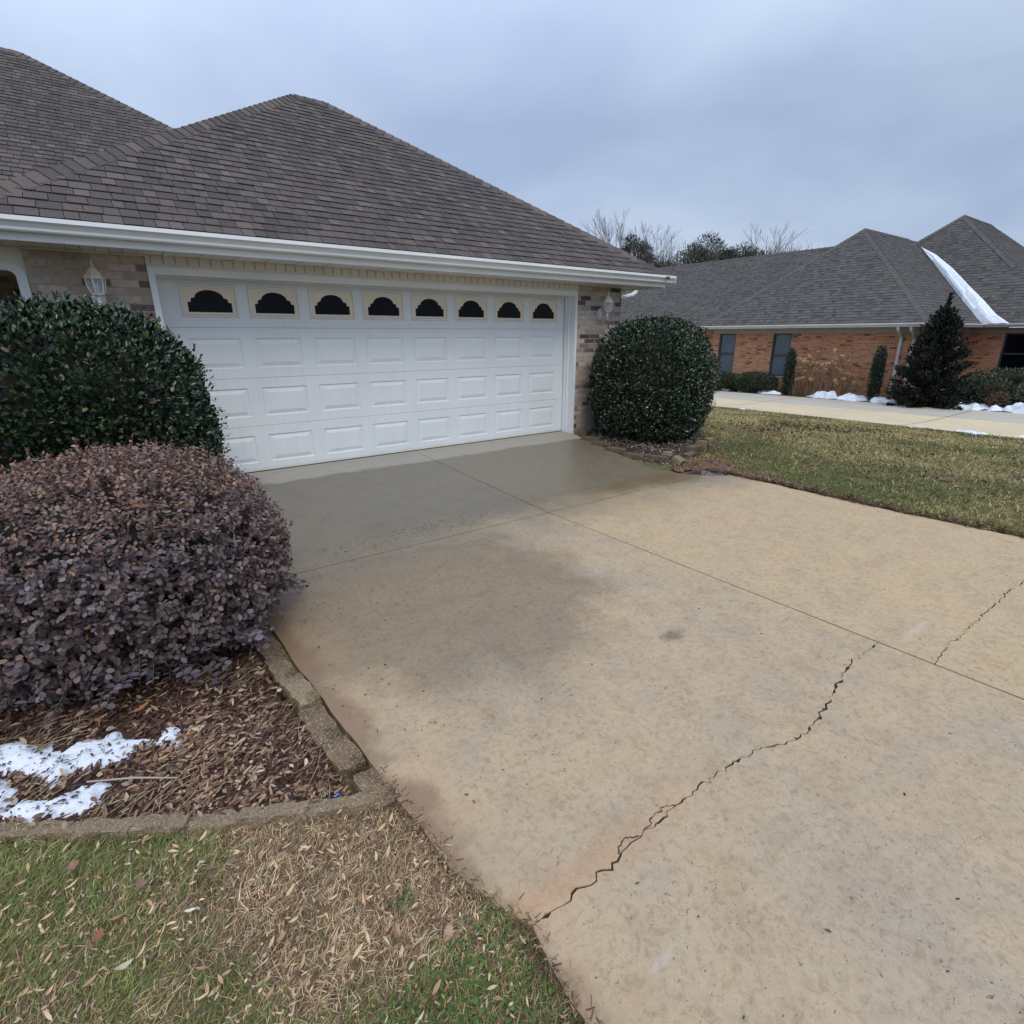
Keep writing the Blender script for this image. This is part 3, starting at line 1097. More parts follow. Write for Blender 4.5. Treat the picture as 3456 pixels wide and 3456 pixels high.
# flush siding to the left of the brick, with a round-cornered porch opening
def arch_panel():
    mb = MB()
    x0, x1, zt, y = -5.0, -2.492, SOF + .03, -.205
    ox, oz, rad = -2.499, 2.118, .13
    outer = [(x1, zt), (x1, -.2), (ox, -.2)]
    arc = [(ox - rad + rad * math.cos(a), oz - rad + rad * math.sin(a)) for a in np.linspace(0, math.pi / 2, 10)]
    poly = [(x1, -.2), (x1, zt), (x0, zt), (x0, oz)] + arc[::-1] + [(ox, -.2)]
    f = [(x, y, z) for x, z in poly]
    b = [(x, y + .11, z) for x, z in poly]
    n = len(poly)
    mb.face(f)
    mb.face(b[::-1])
    for i in range(n):
        mb.face([f[i], f[(i + 1) % n], b[(i + 1) % n], b[i]])
    p = mb.build("porch_panel", M_cream, house)
    t = MB()
    path = [(ox, -.2), (ox, oz - rad)] + arc + [(x0, oz)]
    wd = .07
    for i in range(len(path) - 1):
        a, c = Vector((path[i][0], 0, path[i][1])), Vector((path[i + 1][0], 0, path[i + 1][1]))
        if (c - a).length < 1e-5:
            continue
        def inn(q):
            cx, cz = ox - rad, oz - rad
            if q.z <= cz:
                return Vector((-1, 0, 0))
            if q.x <= cx:
                return Vector((0, 0, -1))
            return (Vector((cx, 0, cz)) - q).normalized()
        ai, ci = a + inn(a) * wd, c + inn(c) * wd
        yf, yb = -.222, -.10
        q = lambda v, y_: (v.x, y_, v.z)
        t.face([q(a, yf), q(c, yf), q(ci, yf), q(ai, yf)])
        t.face([q(ai, yf), q(ci, yf), q(ci, yb), q(ai, yb)])
        t.face([q(a, yf), q(a, yb), q(c, yb), q(c, yf)])
    t.build("porch_arch", M_white, house, smooth=False)


arch_panel()
pc = MB()
pc.box((-9, -.1, SOF - .01), (-2.5, 2.9, SOF + .03))
pc.build("porch_ceiling", M_cream, house)
pf = MB()
pf.box((-5.0, -.19, -.2), (-2.5, 2.9, .03))
pf.build("porch_floor", M_ndrive_grey, house)
rr = MB()
rr.box((-2.9, 1.1, .8), (-2.75, 2.9, .88))
rr.tube([(-3.9, 1.6, 2.05), (-2.55, 1.2, 1.72)], .05, 6)
rr.build("porch_beam", M_nframe, house)

# door trim: casing, reveals, head
t = MB()
t.box((-1.615, YW - .012, -.005), (-1.560, -.02, 2.145))
t.box((3.832, YW - .012, -.018), (3.872, -.02, 2.145))
t.box((3.812, -.105, -.008), (3.832, -.02, 2.145))       # stop moulding
t.box((3.800, -.05, -.004), (3.812, -.012, 2.10))
t.box((-1.560, YW - .012, 2.075), (3.832, -.02, 2.145))
t.box((-1.560, -.05, 2.060), (3.812, -.015, 2.075))
bevel(t.build("door_trim", M_white, house), .003, 2)

fz = MB()
fz.box((-1.615, YW - .022, 2.145), (3.872, YW + .02, SOF))
fz.box((-1.615, YW - .030, 2.147), (3.872, YW - .0225, 2.160))
x = -1.574
while x < 3.85:
    fz.box((x - .003, YW - .0245, 2.172), (x + .003, YW - .0222, 2.222), 1)
    fz.box((x - .008, YW - .0245, 2.222), (x + .008, YW - .0222, 2.226), 1)
    fz.box((x - .008, YW - .0245, 2.168), (x + .008, YW - .0222, 2.172), 1)
    x += .1012
fz.build("frieze", [M_cream, M_groove], house)

# soffit: ribbed vinyl
sf = MB()
sf.box((-9.0, -.675, SOF + .010), (5.28, YW + .06, SOF + .022), 1)
x = -3.4
i = 0
while x < 5.27:
    x1 = min(x + .0962, 5.277)
    sf.box((x, -.675, SOF + (.0 if i % 3 else .003)), (x1, YW - (.0 if (x1 < -1.6 or x > 3.9) else .0), SOF + .009), 0)
    x += .1012
    i += 1
for k in range(66):
    y0 = YW + .02 + k * .1012
    sf.box((4.826, y0, SOF), (5.277, y0 + .0962, SOF + .009), 0)
sf.build("soffit", [M_cream, M_groove], house)
jl = MB()
jl.box((-2.49, YW - .012, SOF - .012), (-1.616, YW - .0005, SOF - .0005))
jl.build("soffit_channel", M_cream, house)
jl = MB()
jl.box((3.873, YW - .012, SOF - .012), (4.83, YW - .0005, SOF - .0005))
jl.build("soffit_channel", M_cream, house)

fa = MB()
fa.box((-9.0, -.700, SOF - .008), (5.300, -.676, 2.40))
fa.box((5.278, -.676, SOF - .008), (5.300, 7.3, 2.40))
fa.build("fascia", M_white, house)

gt = MB()
gprof = [(-.702, 2.392), (-.702, 2.285), (-.765, 2.285), (-.775, 2.296), (-.778, 2.315), (-.795, 2.340), (-.815, 2.356), (-.815, 2.388), (-.803, 2.388),
         (-.803, 2.362), (-.786, 2.350), (-.766, 2.320), (-.762, 2.296), (-.712, 2.296), (-.712, 2.392)]
gt.extrude(gprof, -9.0, 5.41)
gt.box((5.410, -.812, 2.288), (5.416, -.702, 2.390))
gt.box((5.25, -.8185, 2.352), (5.262, -.8155, 2.391))
gt.build("gutter", M_white, house)

ds = MB()
ds.tube([(5.74, .30, 2.36), (5.76, .30, 2.30), (5.74, .30, 2.23), (5.66, .30, 2.185), (5.36, .30, 2.125), (4.92, .30, 2.05), (4.865, .30, 1.98), (4.862, .30, -.1)], .038, 8)
ds.build("downspout", M_ngutter, house)
sg = MB()
sg.extrude([(5.302, 2.392), (5.302, 2.285), (5.40, 2.285), (5.41, 2.34), (5.41, 2.39), (5.40, 2.39)], -.55, 7.2, axis='y')
sg.build("side_gutter", M_white, house)

# garage roof
EX0, EX1, EY0, ZE = -2.885, 5.285, -.760, 2.395
RX0, RX1, RY, RZ = 0.950, 1.430, 3.095, 4.970
ro = MB()
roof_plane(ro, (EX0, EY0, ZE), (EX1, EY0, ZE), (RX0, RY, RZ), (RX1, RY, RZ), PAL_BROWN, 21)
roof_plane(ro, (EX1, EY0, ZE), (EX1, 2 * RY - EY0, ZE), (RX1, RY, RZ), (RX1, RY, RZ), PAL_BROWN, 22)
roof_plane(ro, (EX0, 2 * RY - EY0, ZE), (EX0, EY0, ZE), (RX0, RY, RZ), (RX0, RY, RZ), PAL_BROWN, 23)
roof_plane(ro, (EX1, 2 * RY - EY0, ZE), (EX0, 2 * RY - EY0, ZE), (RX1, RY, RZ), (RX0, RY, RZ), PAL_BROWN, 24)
roof = ro.build("roof", M_shingle, house, recalc=False)
pz = -.555
cp = MB()
cap_row(cp, (EX0, EY0, ZE), (RX0, RY, RZ), (-.7, .7, pz), (.7, -.7, pz), PAL_BROWN, 31)
cap_row(cp, (EX1, EY0, ZE), (RX1, RY, RZ), (-.7, -.7, pz), (.7, .7, pz), PAL_BROWN, 32)
cap_row(cp, (RX0 + .02, RY, RZ), (RX1 + .02, RY, RZ), (0, -.83, -.555), (0, .83, -.555), PAL_BROWN, 33)
cp.build("hip_cap", M_shingle, roof, recalc=False)

# the taller roof of the main house behind
MX, MY, MZ = -2.327, 8.43, 6.50
mr = MB()
k_ = (MZ - ZE) / .667
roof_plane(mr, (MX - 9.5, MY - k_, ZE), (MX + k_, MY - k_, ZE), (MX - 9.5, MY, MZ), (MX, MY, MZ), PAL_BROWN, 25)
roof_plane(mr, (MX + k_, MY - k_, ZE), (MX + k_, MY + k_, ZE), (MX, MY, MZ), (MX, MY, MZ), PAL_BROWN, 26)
mroof = mr.build("main_roof", M_shingle, house, recalc=False)
cp = MB()
cap_row(cp, (MX + k_, MY - k_, ZE), (MX, MY, MZ), (-.7, -.7, pz), (.7, .7, pz), PAL_BROWN, 34)
cap_row(cp, (MX - 9.5, MY, MZ), (MX, MY, MZ), (0, -.83, -.555), (0, .83, -.555), PAL_BROWN, 35)
cp.build("hip_cap", M_shingle, mroof, recalc=False)

# ------------------------------------------------------------------ garage door: four sections, eight columns
SEC, PT, PX0, PW = 0.5334, 0.6411, -0.714, 0.496
cols = [PX0 + (c - 2) * PT for c in range(1, 9)]
DX0, DX1 = -1.600, 3.835
d = MB()


def raised_panel(mb, x0, x1, z0, z1):
    def ring(i, y):
        return [(x0 + i, y, z0 + i), (x1 - i, y, z0 + i), (x1 - i, y, z1 - i), (x0 + i, y, z1 - i)]
    rs = [ring(0, 0.0), ring(.008, .009), ring(.020, .009), ring(.058, -.001)]
    for a, b in zip(rs[:-1], rs[1:]):
        for i in range(4):
            j = (i + 1) % 4
            mb.face([a[i], a[j], b[j], b[i]])
    mb.face(rs[-1])


for s in range(4):
    z0, z1 = s * SEC + .002, (s + 1) * SEC - .002
    pz0, pz1 = s * SEC + .110, s * SEC + .424
    if s == 0:
        z0 = .012
    xs_ = [DX0] + [v for c in cols for v in (c, c + PW)] + [DX1]
    for i in range(len(xs_) - 1):
        a, b = xs_[i], xs_[i + 1]
        if i % 2 == 1:
            d.face([(a, 0, z0), (b, 0, z0), (b, 0, pz0), (a, 0, pz0)])
            d.face([(a, 0, pz1), (b, 0, pz1), (b, 0, z1), (a, 0, z1)])
            if s < 3:
                raised_panel(d, a, b, pz0, pz1)
            else:
                d.face([(a, .012, pz0), (b, .012, pz0), (b, .012, pz1), (a, .012, pz1)])
        else:
            d.face([(a, 0, z0), (b, 0, z0), (b, 0, z1), (a, 0, z1)])
    # lips of the section joints
    d.face([(DX0, 0, z1), (DX1, 0, z1), (DX1, .006, z1 + .0015), (DX0, .006, z1 + .0015)])
    d.face([(DX0, 0, z0), (DX0, .006, z0 - .0015), (DX1, .006, z0 - .0015), (DX1, 0, z0)])
    d.face([(DX0, .012, z1 - .01), (DX1, .012, z1 - .01), (DX1, .012, z1 + .014), (DX0, .012, z1 + .014)], 1)
door = d.build("garage_door", [M_door, M_groove], house, recalc=False)
sl = MB()
sl.tube([(DX0, .012, .010), (DX1, .012, .010)], .013, 8)
sl.build("bottom_seal", M_rubber, door)
hb = MB()
hb.box((DX0 - .02, .02, -.05), (DX1 + .02, .03, 2.12))
hb.build("door_core", M_groove, door)


def door_window(x0):
    """white frame, yellowed sunburst insert and dark pane"""
    z0, z1 = 3 * SEC + .098, 3 * SEC + .424
    xa, xb = x0 - .012, x0 + PW + .032
    f = MB()
    wd = .027
    def ring(i, y):
        return [(xa + i, y, z0 + i), (xb - i, y, z0 + i), (xb - i, y, z1 - i), (xa + i, y, z1 - i)]
    rs = [ring(0, 0.001), ring(.006, -.014), ring(wd - .006, -.016), ring(wd, -.004)]
    for a, b in zip(rs[:-1], rs[1:]):
        for i in range(4):
            j = (i + 1) % 4
            f.face([a[i], a[j], b[j], b[i]])
    fr = f.build("window_frame", M_winframe, door, recalc=False)
    ix0, ix1, iz0, iz1 = xa + wd, xb - wd, z0 + wd, z1 - wd
    cx = (ix0 + ix1) / 2
    hw = .206
    zb, zs, ze, zt = 1.751, 1.848, 1.892, 1.968
    half = [(hw, zb), (hw, zs), (hw - .030, zs)]
    half += [(hw - .030 - .024 + .024 * math.cos(a), zs + .008 + .034 * math.sin(a)) for a in np.linspace(0.0, 1.75, 7)]
    ra = hw - .070
    za = ze - .006
    half += [(ra * math.cos(a), za + (zt - za) * math.sin(a)) for a in np.linspace(.10, math.pi / 2, 12)]
    pts = [(cx + x, z) for x, z in half] + [(cx - x, z) for x, z in half[::-1][1:]]
    ins = MB()
    hole = [(x, -.003, z) for x, z in pts]
    n = len(pts)
    # fill between the insert's rectangle and the pane's outline
    bmx = bmesh.new()
    ov = [bmx.verts.new(p) for p in ((ix0, -.003, iz0), (ix1, -.003, iz0), (ix1, -.003, iz1), (ix0, -.003, iz1))]
    hv = [bmx.verts.new(p) for p in hole]
    eds = [bmx.edges.new((ov[i], ov[(i + 1) % 4])) for i in range(4)] + [bmx.edges.new((hv[i], hv[(i + 1) % n])) for i in range(n)]
    bmesh.ops.triangle_fill(bmx, use_beauty=True, use_dissolve=False, edges=eds)
    bmx.verts.index_update()
    ins.mesh([v.co[:] for v in bmx.verts], [[v.index for v in fc.verts] for fc in bmx.faces])
    bmx.free()
    for i in range(n):
        a, b = hole[i], hole[(i + 1) % n]
        ins.face([a, b, (b[0], .008, b[2]), (a[0], .008, a[2])])
    ins.box((ix0 + .004, -.010, iz0 + .001), (ix1 - .004, -.0035, iz0 + .013))
    ins.build("window_insert", M_pane_cream, door, recalc=False)
    pn = MB()
    pn.face([(ix0, .007, iz0), (ix1, .007, iz0), (ix1, .007, iz1), (ix0, .007, iz1)])
    pn.build("window_pane", M_darkglass, door, recalc=False)


for c in cols:
    door_window(c)


# ------------------------------------------------------------------ wall lanterns
def lantern(x, z, label, m_cap):
    """x, z: middle of the cap's rim; wall face at YW, arm reaches out to y = -0.40"""
    y = -.40
    root = empty("wall_lantern", (x, YW, z - .17), label, "wall lantern", "lanterns beside the garage door")
    k = 6
    a0 = math.radians(15)
    c = MB()
    c.lathe((x, y, z), [(.002, .090), (.024, .082), (.042, .062), (.062, .030), (.080, .010), (.083, 0), (.080, -.008), (.0, -.008)], k, 0, a0)
    c.build("cap", m_cap, root)
    f = MB()
    f.lathe((x, y, z), [(.010, .086), (.012, .092), (.007, .098), (.011, .106), (.007, .114), (.006, .140), (.001, .162)], 8)
    f.build("finial", m_cap, root)
    prof = [(.073, -.008), (.071, -.045), (.064, -.085), (.052, -.118), (.043, -.130)]
    for j in range(k):
        a = a0 + 2 * math.pi * j / k
        r_ = MB()
        r_.tube([(x + r * math.cos(a), y + r * math.sin(a), z + h) for r, h in prof], .0055, 5)
        r_.build("rib", M_lampwhite, root)
    gl = MB()
    gl.lathe((x, y, z), [(r - .004, h) for r, h in prof], k, 0, a0)
    gl.build("glass", M_glass, root, recalc=False)
    cd = MB()
    cd.tube([(x, y, z - .13), (x, y, z - .045)], .011, 8)
    cd.build("candle_tube", M_lampwhite, root)
    b = MB()
    b.lathe((x, y, z - .13), [(.046, .004), (.046, -.006), (.022, -.018), (.014, -.030), (.020, -.042), (.014, -.052), (.016, -.070), (.009, -.082), (.011, -.092), (.001, -.104)], 10)
    b.build("base_cup", M_lampwhite, root)
    ar = MB()
    pts = []
    for t_ in np.linspace(0, 1, 14):
        pts.append((x, YW + (y - YW) * t_ * 1.0, z - .175 - .055 * math.sin(t_ * math.pi) + .02 * t_))
    ar.tube(pts, .010, 7)
    ar.build("arm", M_lampwhite, root)
    pl = MB()
    oval = [(x + .052 * math.cos(a), z - .170 + .085 * math.sin(a)) for a in np.linspace(0, 2 * math.pi, 20, endpoint=False)]
    n = len(oval)
    f0 = [(px, YW - .018, pz_) for px, pz_ in oval]
    b0 = [(px, YW + .01, pz_) for px, pz_ in oval]
    pl.face(f0)
    for i in range(n):
        pl.face([f0[i], f0[(i + 1) % n], b0[(i + 1) % n], b0[i]])
    bevel(pl.build("back_plate", M_lampwhite, root), .004, 2)
    return root


lantern(-2.031, 2.000, "wall lantern left of the garage door with a peeling cream cap", M_lampmetal)
lantern(4.344, 1.995, "white wall lantern on the brick pier right of the garage door", M_cream)

# ------------------------------------------------------------------ the far house
NX = 19.0
nh = empty("brick_house", (22.0, 3.0, -.66), "orange brick house with grey hip roofs across the far driveway", "house")
w = MB()
w.box((NX, .28, -1.0), (NX + .25, 6.607, 1.70))
def wall_with_openings():
    pass
w = MB()
WINS = [(6.600, 7.360, .0, 1.552), (4.290, 5.015, -.03, 1.552)]
ya = .25
yb = 7.644
edges = [ya, 4.290, 5.015, 6.600, 7.360, yb]
for i, (a, b) in enumerate(zip(edges[:-1], edges[1:])):
    if i in (1, 3):
        w.box((NX, a, -1.0), (NX + .25, b, -.03 if i == 1 else .0))
        w.box((NX, a, 1.552), (NX + .25, b, 1.75))
    else:
        w.box((NX, a, -1.0), (NX + .25, b, 1.75))
w.box((NX + .25, ya, -1.0), (23.9, ya + .25, 1.75))
w.box((NX + .25, yb - .25, -1.0), (30, yb, 1.75))
w.box((23.9, -12.0, -1.0), (24.15, -2.6, 1.75))
w.box((23.9, -.80, -1.0), (24.15, ya, 1.75))
w.box((23.9, -2.6, -1.0), (24.15, -.80, .15))
w.box((21.6, 7.7, -1.0), (21.85, 40, 1.75))
w.build("wall", M_nbrick, nh)
fr = MB()
fr.box((NX - .03, ya - .02, 1.556), (NX + .02, yb + .02, 1.72))
fr.box((NX, ya - .03, 1.556), (23.88, ya - .001, 1.72))
fr.box((23.87, -12, 1.54), (23.92, ya - .03, 1.72))
fr.box((18.6, ya - .4, 1.721), (NX + .1, yb + .35, 1.74))
fr.box((NX + .1, ya - .4, 1.721), (24, ya + .05, 1.74))
fr.build("frieze", M_nfrieze, nh)
gu = MB()
gu.extrude([(18.56, 1.858), (18.56, 1.735), (18.50, 1.735), (18.47, 1.79), (18.44, 1.81), (18.44, 1.855)], -.18, 7.92, axis='y')
gu.extrude([(-.18, 1.858), (-.18, 1.735), (-.24, 1.735), (-.27, 1.79), (-.29, 1.81), (-.29, 1.855)], 18.44, 23.4, axis='x')
gu.extrude([(23.46, 1.858), (23.46, 1.735), (23.40, 1.735), (23.37, 1.79), (23.34, 1.81), (23.34, 1.855)], -12.0, -.29, axis='y')
gu.build("gutter", M_ngutter, nh)
for yy, zb in ((.665, -.43), (.30, -.5)):
    dn = MB()
    dn.tube([(18.52, yy, 1.74), (18.55, yy, 1.66), (18.80, yy, 1.52), (18.955, yy, 1.44), (18.96, yy, 1.36), (18.96, yy, zb + .1), (18.90, yy, zb)], .045, 8)
    if yy > .5:
        dn.build("downspout", M_ngutter, nh)
    else:
        dn.build("downspout", M_ngutter, nh)


def nwindow(y0, y1, z0, z1, X, mid=True, glass=None):
    f = MB()
    t_ = .055
    for a, b in ((y0, y0 + t_), (y1 - t_, y1)):
        f.box((X + .05, a, z0), (X + .12, b, z1))
    f.box((X + .051, y0 + t_, z1 - t_), (X + .119, y1 - t_, z1))
    f.box((X + .051, y0 + t_, z0), (X + .119, y1 - t_, z0 + t_))
    if mid:
        m_ = z0 + (z1 - z0) * .495
        f.box((X + .045, y0 + t_, m_ - .025), (X + .119, y1 - t_, m_ + .025))
    fo = f.build("window", M_nframe, nh)
    p = MB()
    p.box((X + .095, y0 + .03, z0 + .03), (X + .105, y1 - .03, z1 - .03))
    p.build("pane", glass or M_nwin, fo)
    c = MB()
    c.box((X + .004, y1 - .001, z0 - .02), (X + .05, y1 + .055, z1))
    c.box((X - .03, y0 - .02, z0 - .06), (X + .13, y1 + .03, z0 - .001))
    c.build("casing", M_casing, fo)


for a, b, c_, d_ in WINS:
    nwindow(a, b, c_, d_, NX)
nwindow(-2.6, -.80, .15, 1.54, 23.9, True, M_darkglass)

# roofs of the far house
AE0, AE1, AXE, AZE = -.18, 7.90, 18.50, 1.865
AP = (22.40, 3.86, 5.35)
na = MB()
kw = dict(expo=.145, tabs=(.11, .26), thick=(.006, .013), contrast=3.6)
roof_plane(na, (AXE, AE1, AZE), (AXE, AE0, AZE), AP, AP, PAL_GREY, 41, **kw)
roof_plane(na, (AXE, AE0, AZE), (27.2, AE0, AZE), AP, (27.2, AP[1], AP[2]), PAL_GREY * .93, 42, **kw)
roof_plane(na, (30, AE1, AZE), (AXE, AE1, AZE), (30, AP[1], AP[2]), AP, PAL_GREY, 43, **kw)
ra = na.build("front_roof", M_nshingle, nh, recalc=False)
cp = MB()
cap_row(cp, (AXE, AE1, AZE), AP, (-.6, -.6, -.55), (.6, .6, -.55), PAL_GREY, 51)
cap_row(cp, (AXE, AE0, AZE), AP, (-.6, .6, -.55), (.6, -.6, -.55), PAL_GREY * 1.1, 52)
cap_row(cp, AP, (26.7, AP[1], AP[2]), (0, -.75, -.65), (0, .75, -.65), PAL_GREY, 53)
cp.build("hip_cap", M_nshingle, ra, recalc=False)

# wing running away behind, ridge along Y
WZ, WXr, WXe = 5.20, 25.0, 21.2
nb = MB()
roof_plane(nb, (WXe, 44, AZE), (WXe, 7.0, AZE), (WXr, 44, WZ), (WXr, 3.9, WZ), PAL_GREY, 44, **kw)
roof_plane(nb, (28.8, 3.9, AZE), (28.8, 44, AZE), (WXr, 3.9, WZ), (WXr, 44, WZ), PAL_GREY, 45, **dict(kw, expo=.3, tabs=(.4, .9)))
rb = nb.build("wing_roof", M_nshingle, nh, recalc=False)
cp = MB()
cap_row(cp, (WXr, 5, WZ), (WXr, 44, WZ), (-.75, 0, -.65), (.75, 0, -.65), PAL_GREY * .8, 54, .29)
cp.build("ridge_cap", M_nshingle, rb, recalc=False)

# taller block to the right, with its hip, and the low slope carried on to the right
BP, BXE = np.array((27.5, 2.33, 6.13)), 23.35
bend = np.array((25.30, -.35, 3.84))
mB = (6.13 - 1.86) / (27.5 - 23.4)
lc = np.array((BXE, 8.0, 1.86 + mB * (BXE - 23.4)))
rc = np.array((BXE, -2.56, 1.86 + mB * (BXE - 23.4)))
nc = MB()
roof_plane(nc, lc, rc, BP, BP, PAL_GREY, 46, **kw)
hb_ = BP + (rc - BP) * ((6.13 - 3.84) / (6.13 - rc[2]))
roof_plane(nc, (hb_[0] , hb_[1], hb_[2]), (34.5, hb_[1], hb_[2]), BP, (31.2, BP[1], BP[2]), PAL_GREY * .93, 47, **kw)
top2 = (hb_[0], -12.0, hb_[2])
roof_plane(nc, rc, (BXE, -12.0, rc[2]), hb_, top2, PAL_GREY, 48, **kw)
nc.face([tuple(hb_), top2, (35, -12.0, hb_[2] - .4), (35, hb_[1], hb_[2] - .4)], 0, (.07, .066, .066))
rc_o = nc.build("side_roof", M_nshingle, nh, recalc=False)
cp = MB()
cap_row(cp, hb_, BP, (-.6, .6, -.55), (.6, -.6, -.55), PAL_GREY * 1.05, 55)
cap_row(cp, (26.3, 3.9, BP[2] - mB * 1.2), BP, (-.6, -.6, -.55), (.6, .6, -.55), PAL_GREY, 56)
cap_row(cp, BP, (31.2, BP[1], BP[2]), (0, -.75, -.65), (0, .75, -.65), PAL_GREY, 57)
cp.build("hip_cap", M_nshingle, rc_o, recalc=False)

# snow left lying in the valley between the two roofs
v_l = [(26.37, 3.24), (25.75, 2.53), (25.09, 1.78), (24.24, .82), (23.75, .25), (23.42, -.14), (23.36, -.32)]
v_r = [(26.37, 3.24), (25.99, 2.52), (25.36, 1.64), (24.69, .78), (24.21, .17), (23.65, -.48), (23.37, -.97)]
sn = MB()
fz_ = lambda x: 1.86 + mB * (x - 23.4)
rows = []
for i, (l, r_) in enumerate(zip(v_l, v_r)):
    row = []
    for j in range(7):
        t_ = j / 6
        x = l[0] + (r_[0] - l[0]) * t_
        y = l[1] + (r_[1] - l[1]) * t_
        h = .03 + (.09 * math.sin(math.pi * t_) ** .6 + .03 * math.sin(i * 2.1 + j * 1.7)) * min(1, i / 2) * (0.35 if i == len(v_l) - 1 else 1)
        row.append((x - h * .7, y, fz_(x) + h * .7))
    rows.append(row)
for a, b in zip(rows[:-1], rows[1:]):
    for j in range(6):
        sn.face([a[j], a[j + 1], b[j + 1], b[j]])
for edge in (0, 6):
    for a, b in zip(rows[:-1], rows[1:]):
        p, q = a[edge], b[edge]
        sn.face([p, q, (q[0] + .1, q[1], q[2] - .12), (p[0] + .1, p[1], p[2] - .12)])
o = sn.build("snow_strip", M_snow, None, smooth=True)
tag(o, "long tapering strip of snow in the valley of the far grey roof", "snow")


# ------------------------------------------------------------------ far driveway and its bed
def lx(u):
    return u


nd = MB()


def slab(mb, x0, x1, y0, y1, mi, lift=.012):
    n = max(1, int((y1 - y0) / 1.0))
    m_ = 4
    for i in range(n):
        a, b = y0 + (y1 - y0) * i / n, y0 + (y1 - y0) * (i + 1) / n
        for j in range(m_):
            p, q = x0 + (x1 - x0) * j / m_, x0 + (x1 - x0) * (j + 1) / m_
            z = lambda x, y: float(land(x, y)) + lift + .02
            mb.face([(p, a, z(p, a)), (q, a, z(q, a)), (q, b, z(q, b)), (p, b, z(p, b))], mi)
    for x in (x0, x1):
        for i in range(n):
            a, b = y0 + (y1 - y0) * i / n, y0 + (y1 - y0) * (i + 1) / n
            z = lambda y: float(land(x, y)) + lift + .02
            mb.face([(x, a, z(a)), (x, b, z(b)), (x, b, z(b) - .12), (x, a, z(a) - .12)], mi)


ycuts = [-40, -22, -12, -6.9, -1.95, 3.05, 8.1, 13.2, 20, 30]
for a, b in zip(ycuts[:-1], ycuts[1:]):
    slab(nd, 12.45, 15.55, a + .012, b - .012, 0)
    slab(nd, 15.585, 17.85, a + .012, b - .012, 1)
o = nd.build("neighbour_driveway", [M_ndrive_tan, M_ndrive_grey], recalc=False)
tag(o, kind="structure")

bd = MB()
slab(bd, 17.86, 19.05, -14, 12, 0, .02)
slab(bd, 19.05, 24.0, -14, .2, 0, .02)
o = bd.build("neighbour_bed", [M_mulchbed], recalc=False)
tag(o, kind="structure")


# ------------------------------------------------------------------ patches: mounds, snow, clay, puddles
def patch(name, poly, hfun, base, mat, res=.03, wob=.03, wscale=6.0, seed=0, keepmin=0.0, grow=0.0):
    P = np.array(poly)
    x0, y0 = P.min(0) - .1
    x1, y1 = P.max(0) + .1
    xs_, ys_ = np.arange(x0, x1 + res, res), np.arange(y0, y1 + res, res)

    def sd(X, Y):
        _, d = in_poly(X, Y, poly)
        return d + grow + (fbm(X * wscale, Y * wscale, seed, 4) - .5) * 2 * wob

    def zf(X, Y):
        d = sd(X, Y)
        return base(X, Y) + hfun(X, Y, np.maximum(d, 0))
    return grid_mesh(name, xs_, ys_, zf, mat, keep=lambda X, Y: sd(X, Y) > keepmin)




def bed_z(X, Y):
    _, d = in_poly(X, Y, BED_L)
    d = np.maximum(d, 0)
    return drive_z(Y) * .9 - .035 + .045 * sstep(0, .5, d) + (fbm(X * 4, Y * 4, 31) - .5) * .04 + (fbm(X * 18, Y * 18, 32) - .5) * .018


o = patch("mulch_bed", BED_L, lambda X, Y, d: bed_z(X, Y) - drive_z(Y), lambda X, Y: drive_z(Y), M_mulchbed, .035, .0, seed=3)
tag(o, kind="structure")

BED_R = [(3.90, -.24), (3.70, -1.15), (3.50, -2.0), (3.55, -2.42), (4.1, -2.30), (4.7, -2.18), (5.25, -2.02), (5.75, -1.55), (5.95, -.9), (5.9, .6), (4.85, .6), (4.83, -.23)]


def bedr_z(X, Y):
    _, d = in_poly(X, Y, BED_R)
    d = np.maximum(d, 0)
    return land(X, Y) - .01 + .06 * sstep(0, .35, d) + (fbm(X * 6, Y * 6, 41) - .5) * .04


o = patch("mulch_bed", BED_R, lambda X, Y, d: bedr_z(X, Y) - land(X, Y), land, M_mulchbed, .05, .03, seed=5)
tag(o, kind="structure")



def lawnl_z(X, Y):
    _, d = in_poly(X, Y, LAWN_L)
    return -.150 + .022 * sstep(0, .25, d) + (fbm(X * 3, Y * 3, 51) - .5) * .04


o = patch("lawn_soil", LAWN_L, lambda X, Y, d: lawnl_z(X, Y), lambda X, Y: X * 0, M_soil, .04, .01, seed=6)
tag(o, kind="structure")

CLAY = [(3.42, -2.46), (3.75, -2.42), (4.05, -2.38), (4.50, -2.46), (4.60, -2.60), (4.30, -2.84), (4.14, -3.1), (4.10, -3.7), (4.04, -4.2), (3.99, -4.85), (3.98, -5.3), (4.00, -5.8), (4.08, -6.8), (4.0, -6.4),
        (3.87, -5.32), (3.85, -4.85), (3.86, -4.2), (3.87, -3.6), (3.87, -3.04), (3.78, -2.78), (3.42, -2.70)]
o = patch("red_clay", CLAY, lambda X, Y, d: .004 + .012 * sstep(0, .2, d) + (fbm(X * 7, Y * 7, 61, 5) - .5) * .055, land, M_clay, .02, .11, 6.0, seed=9)
tag(o, kind="structure")

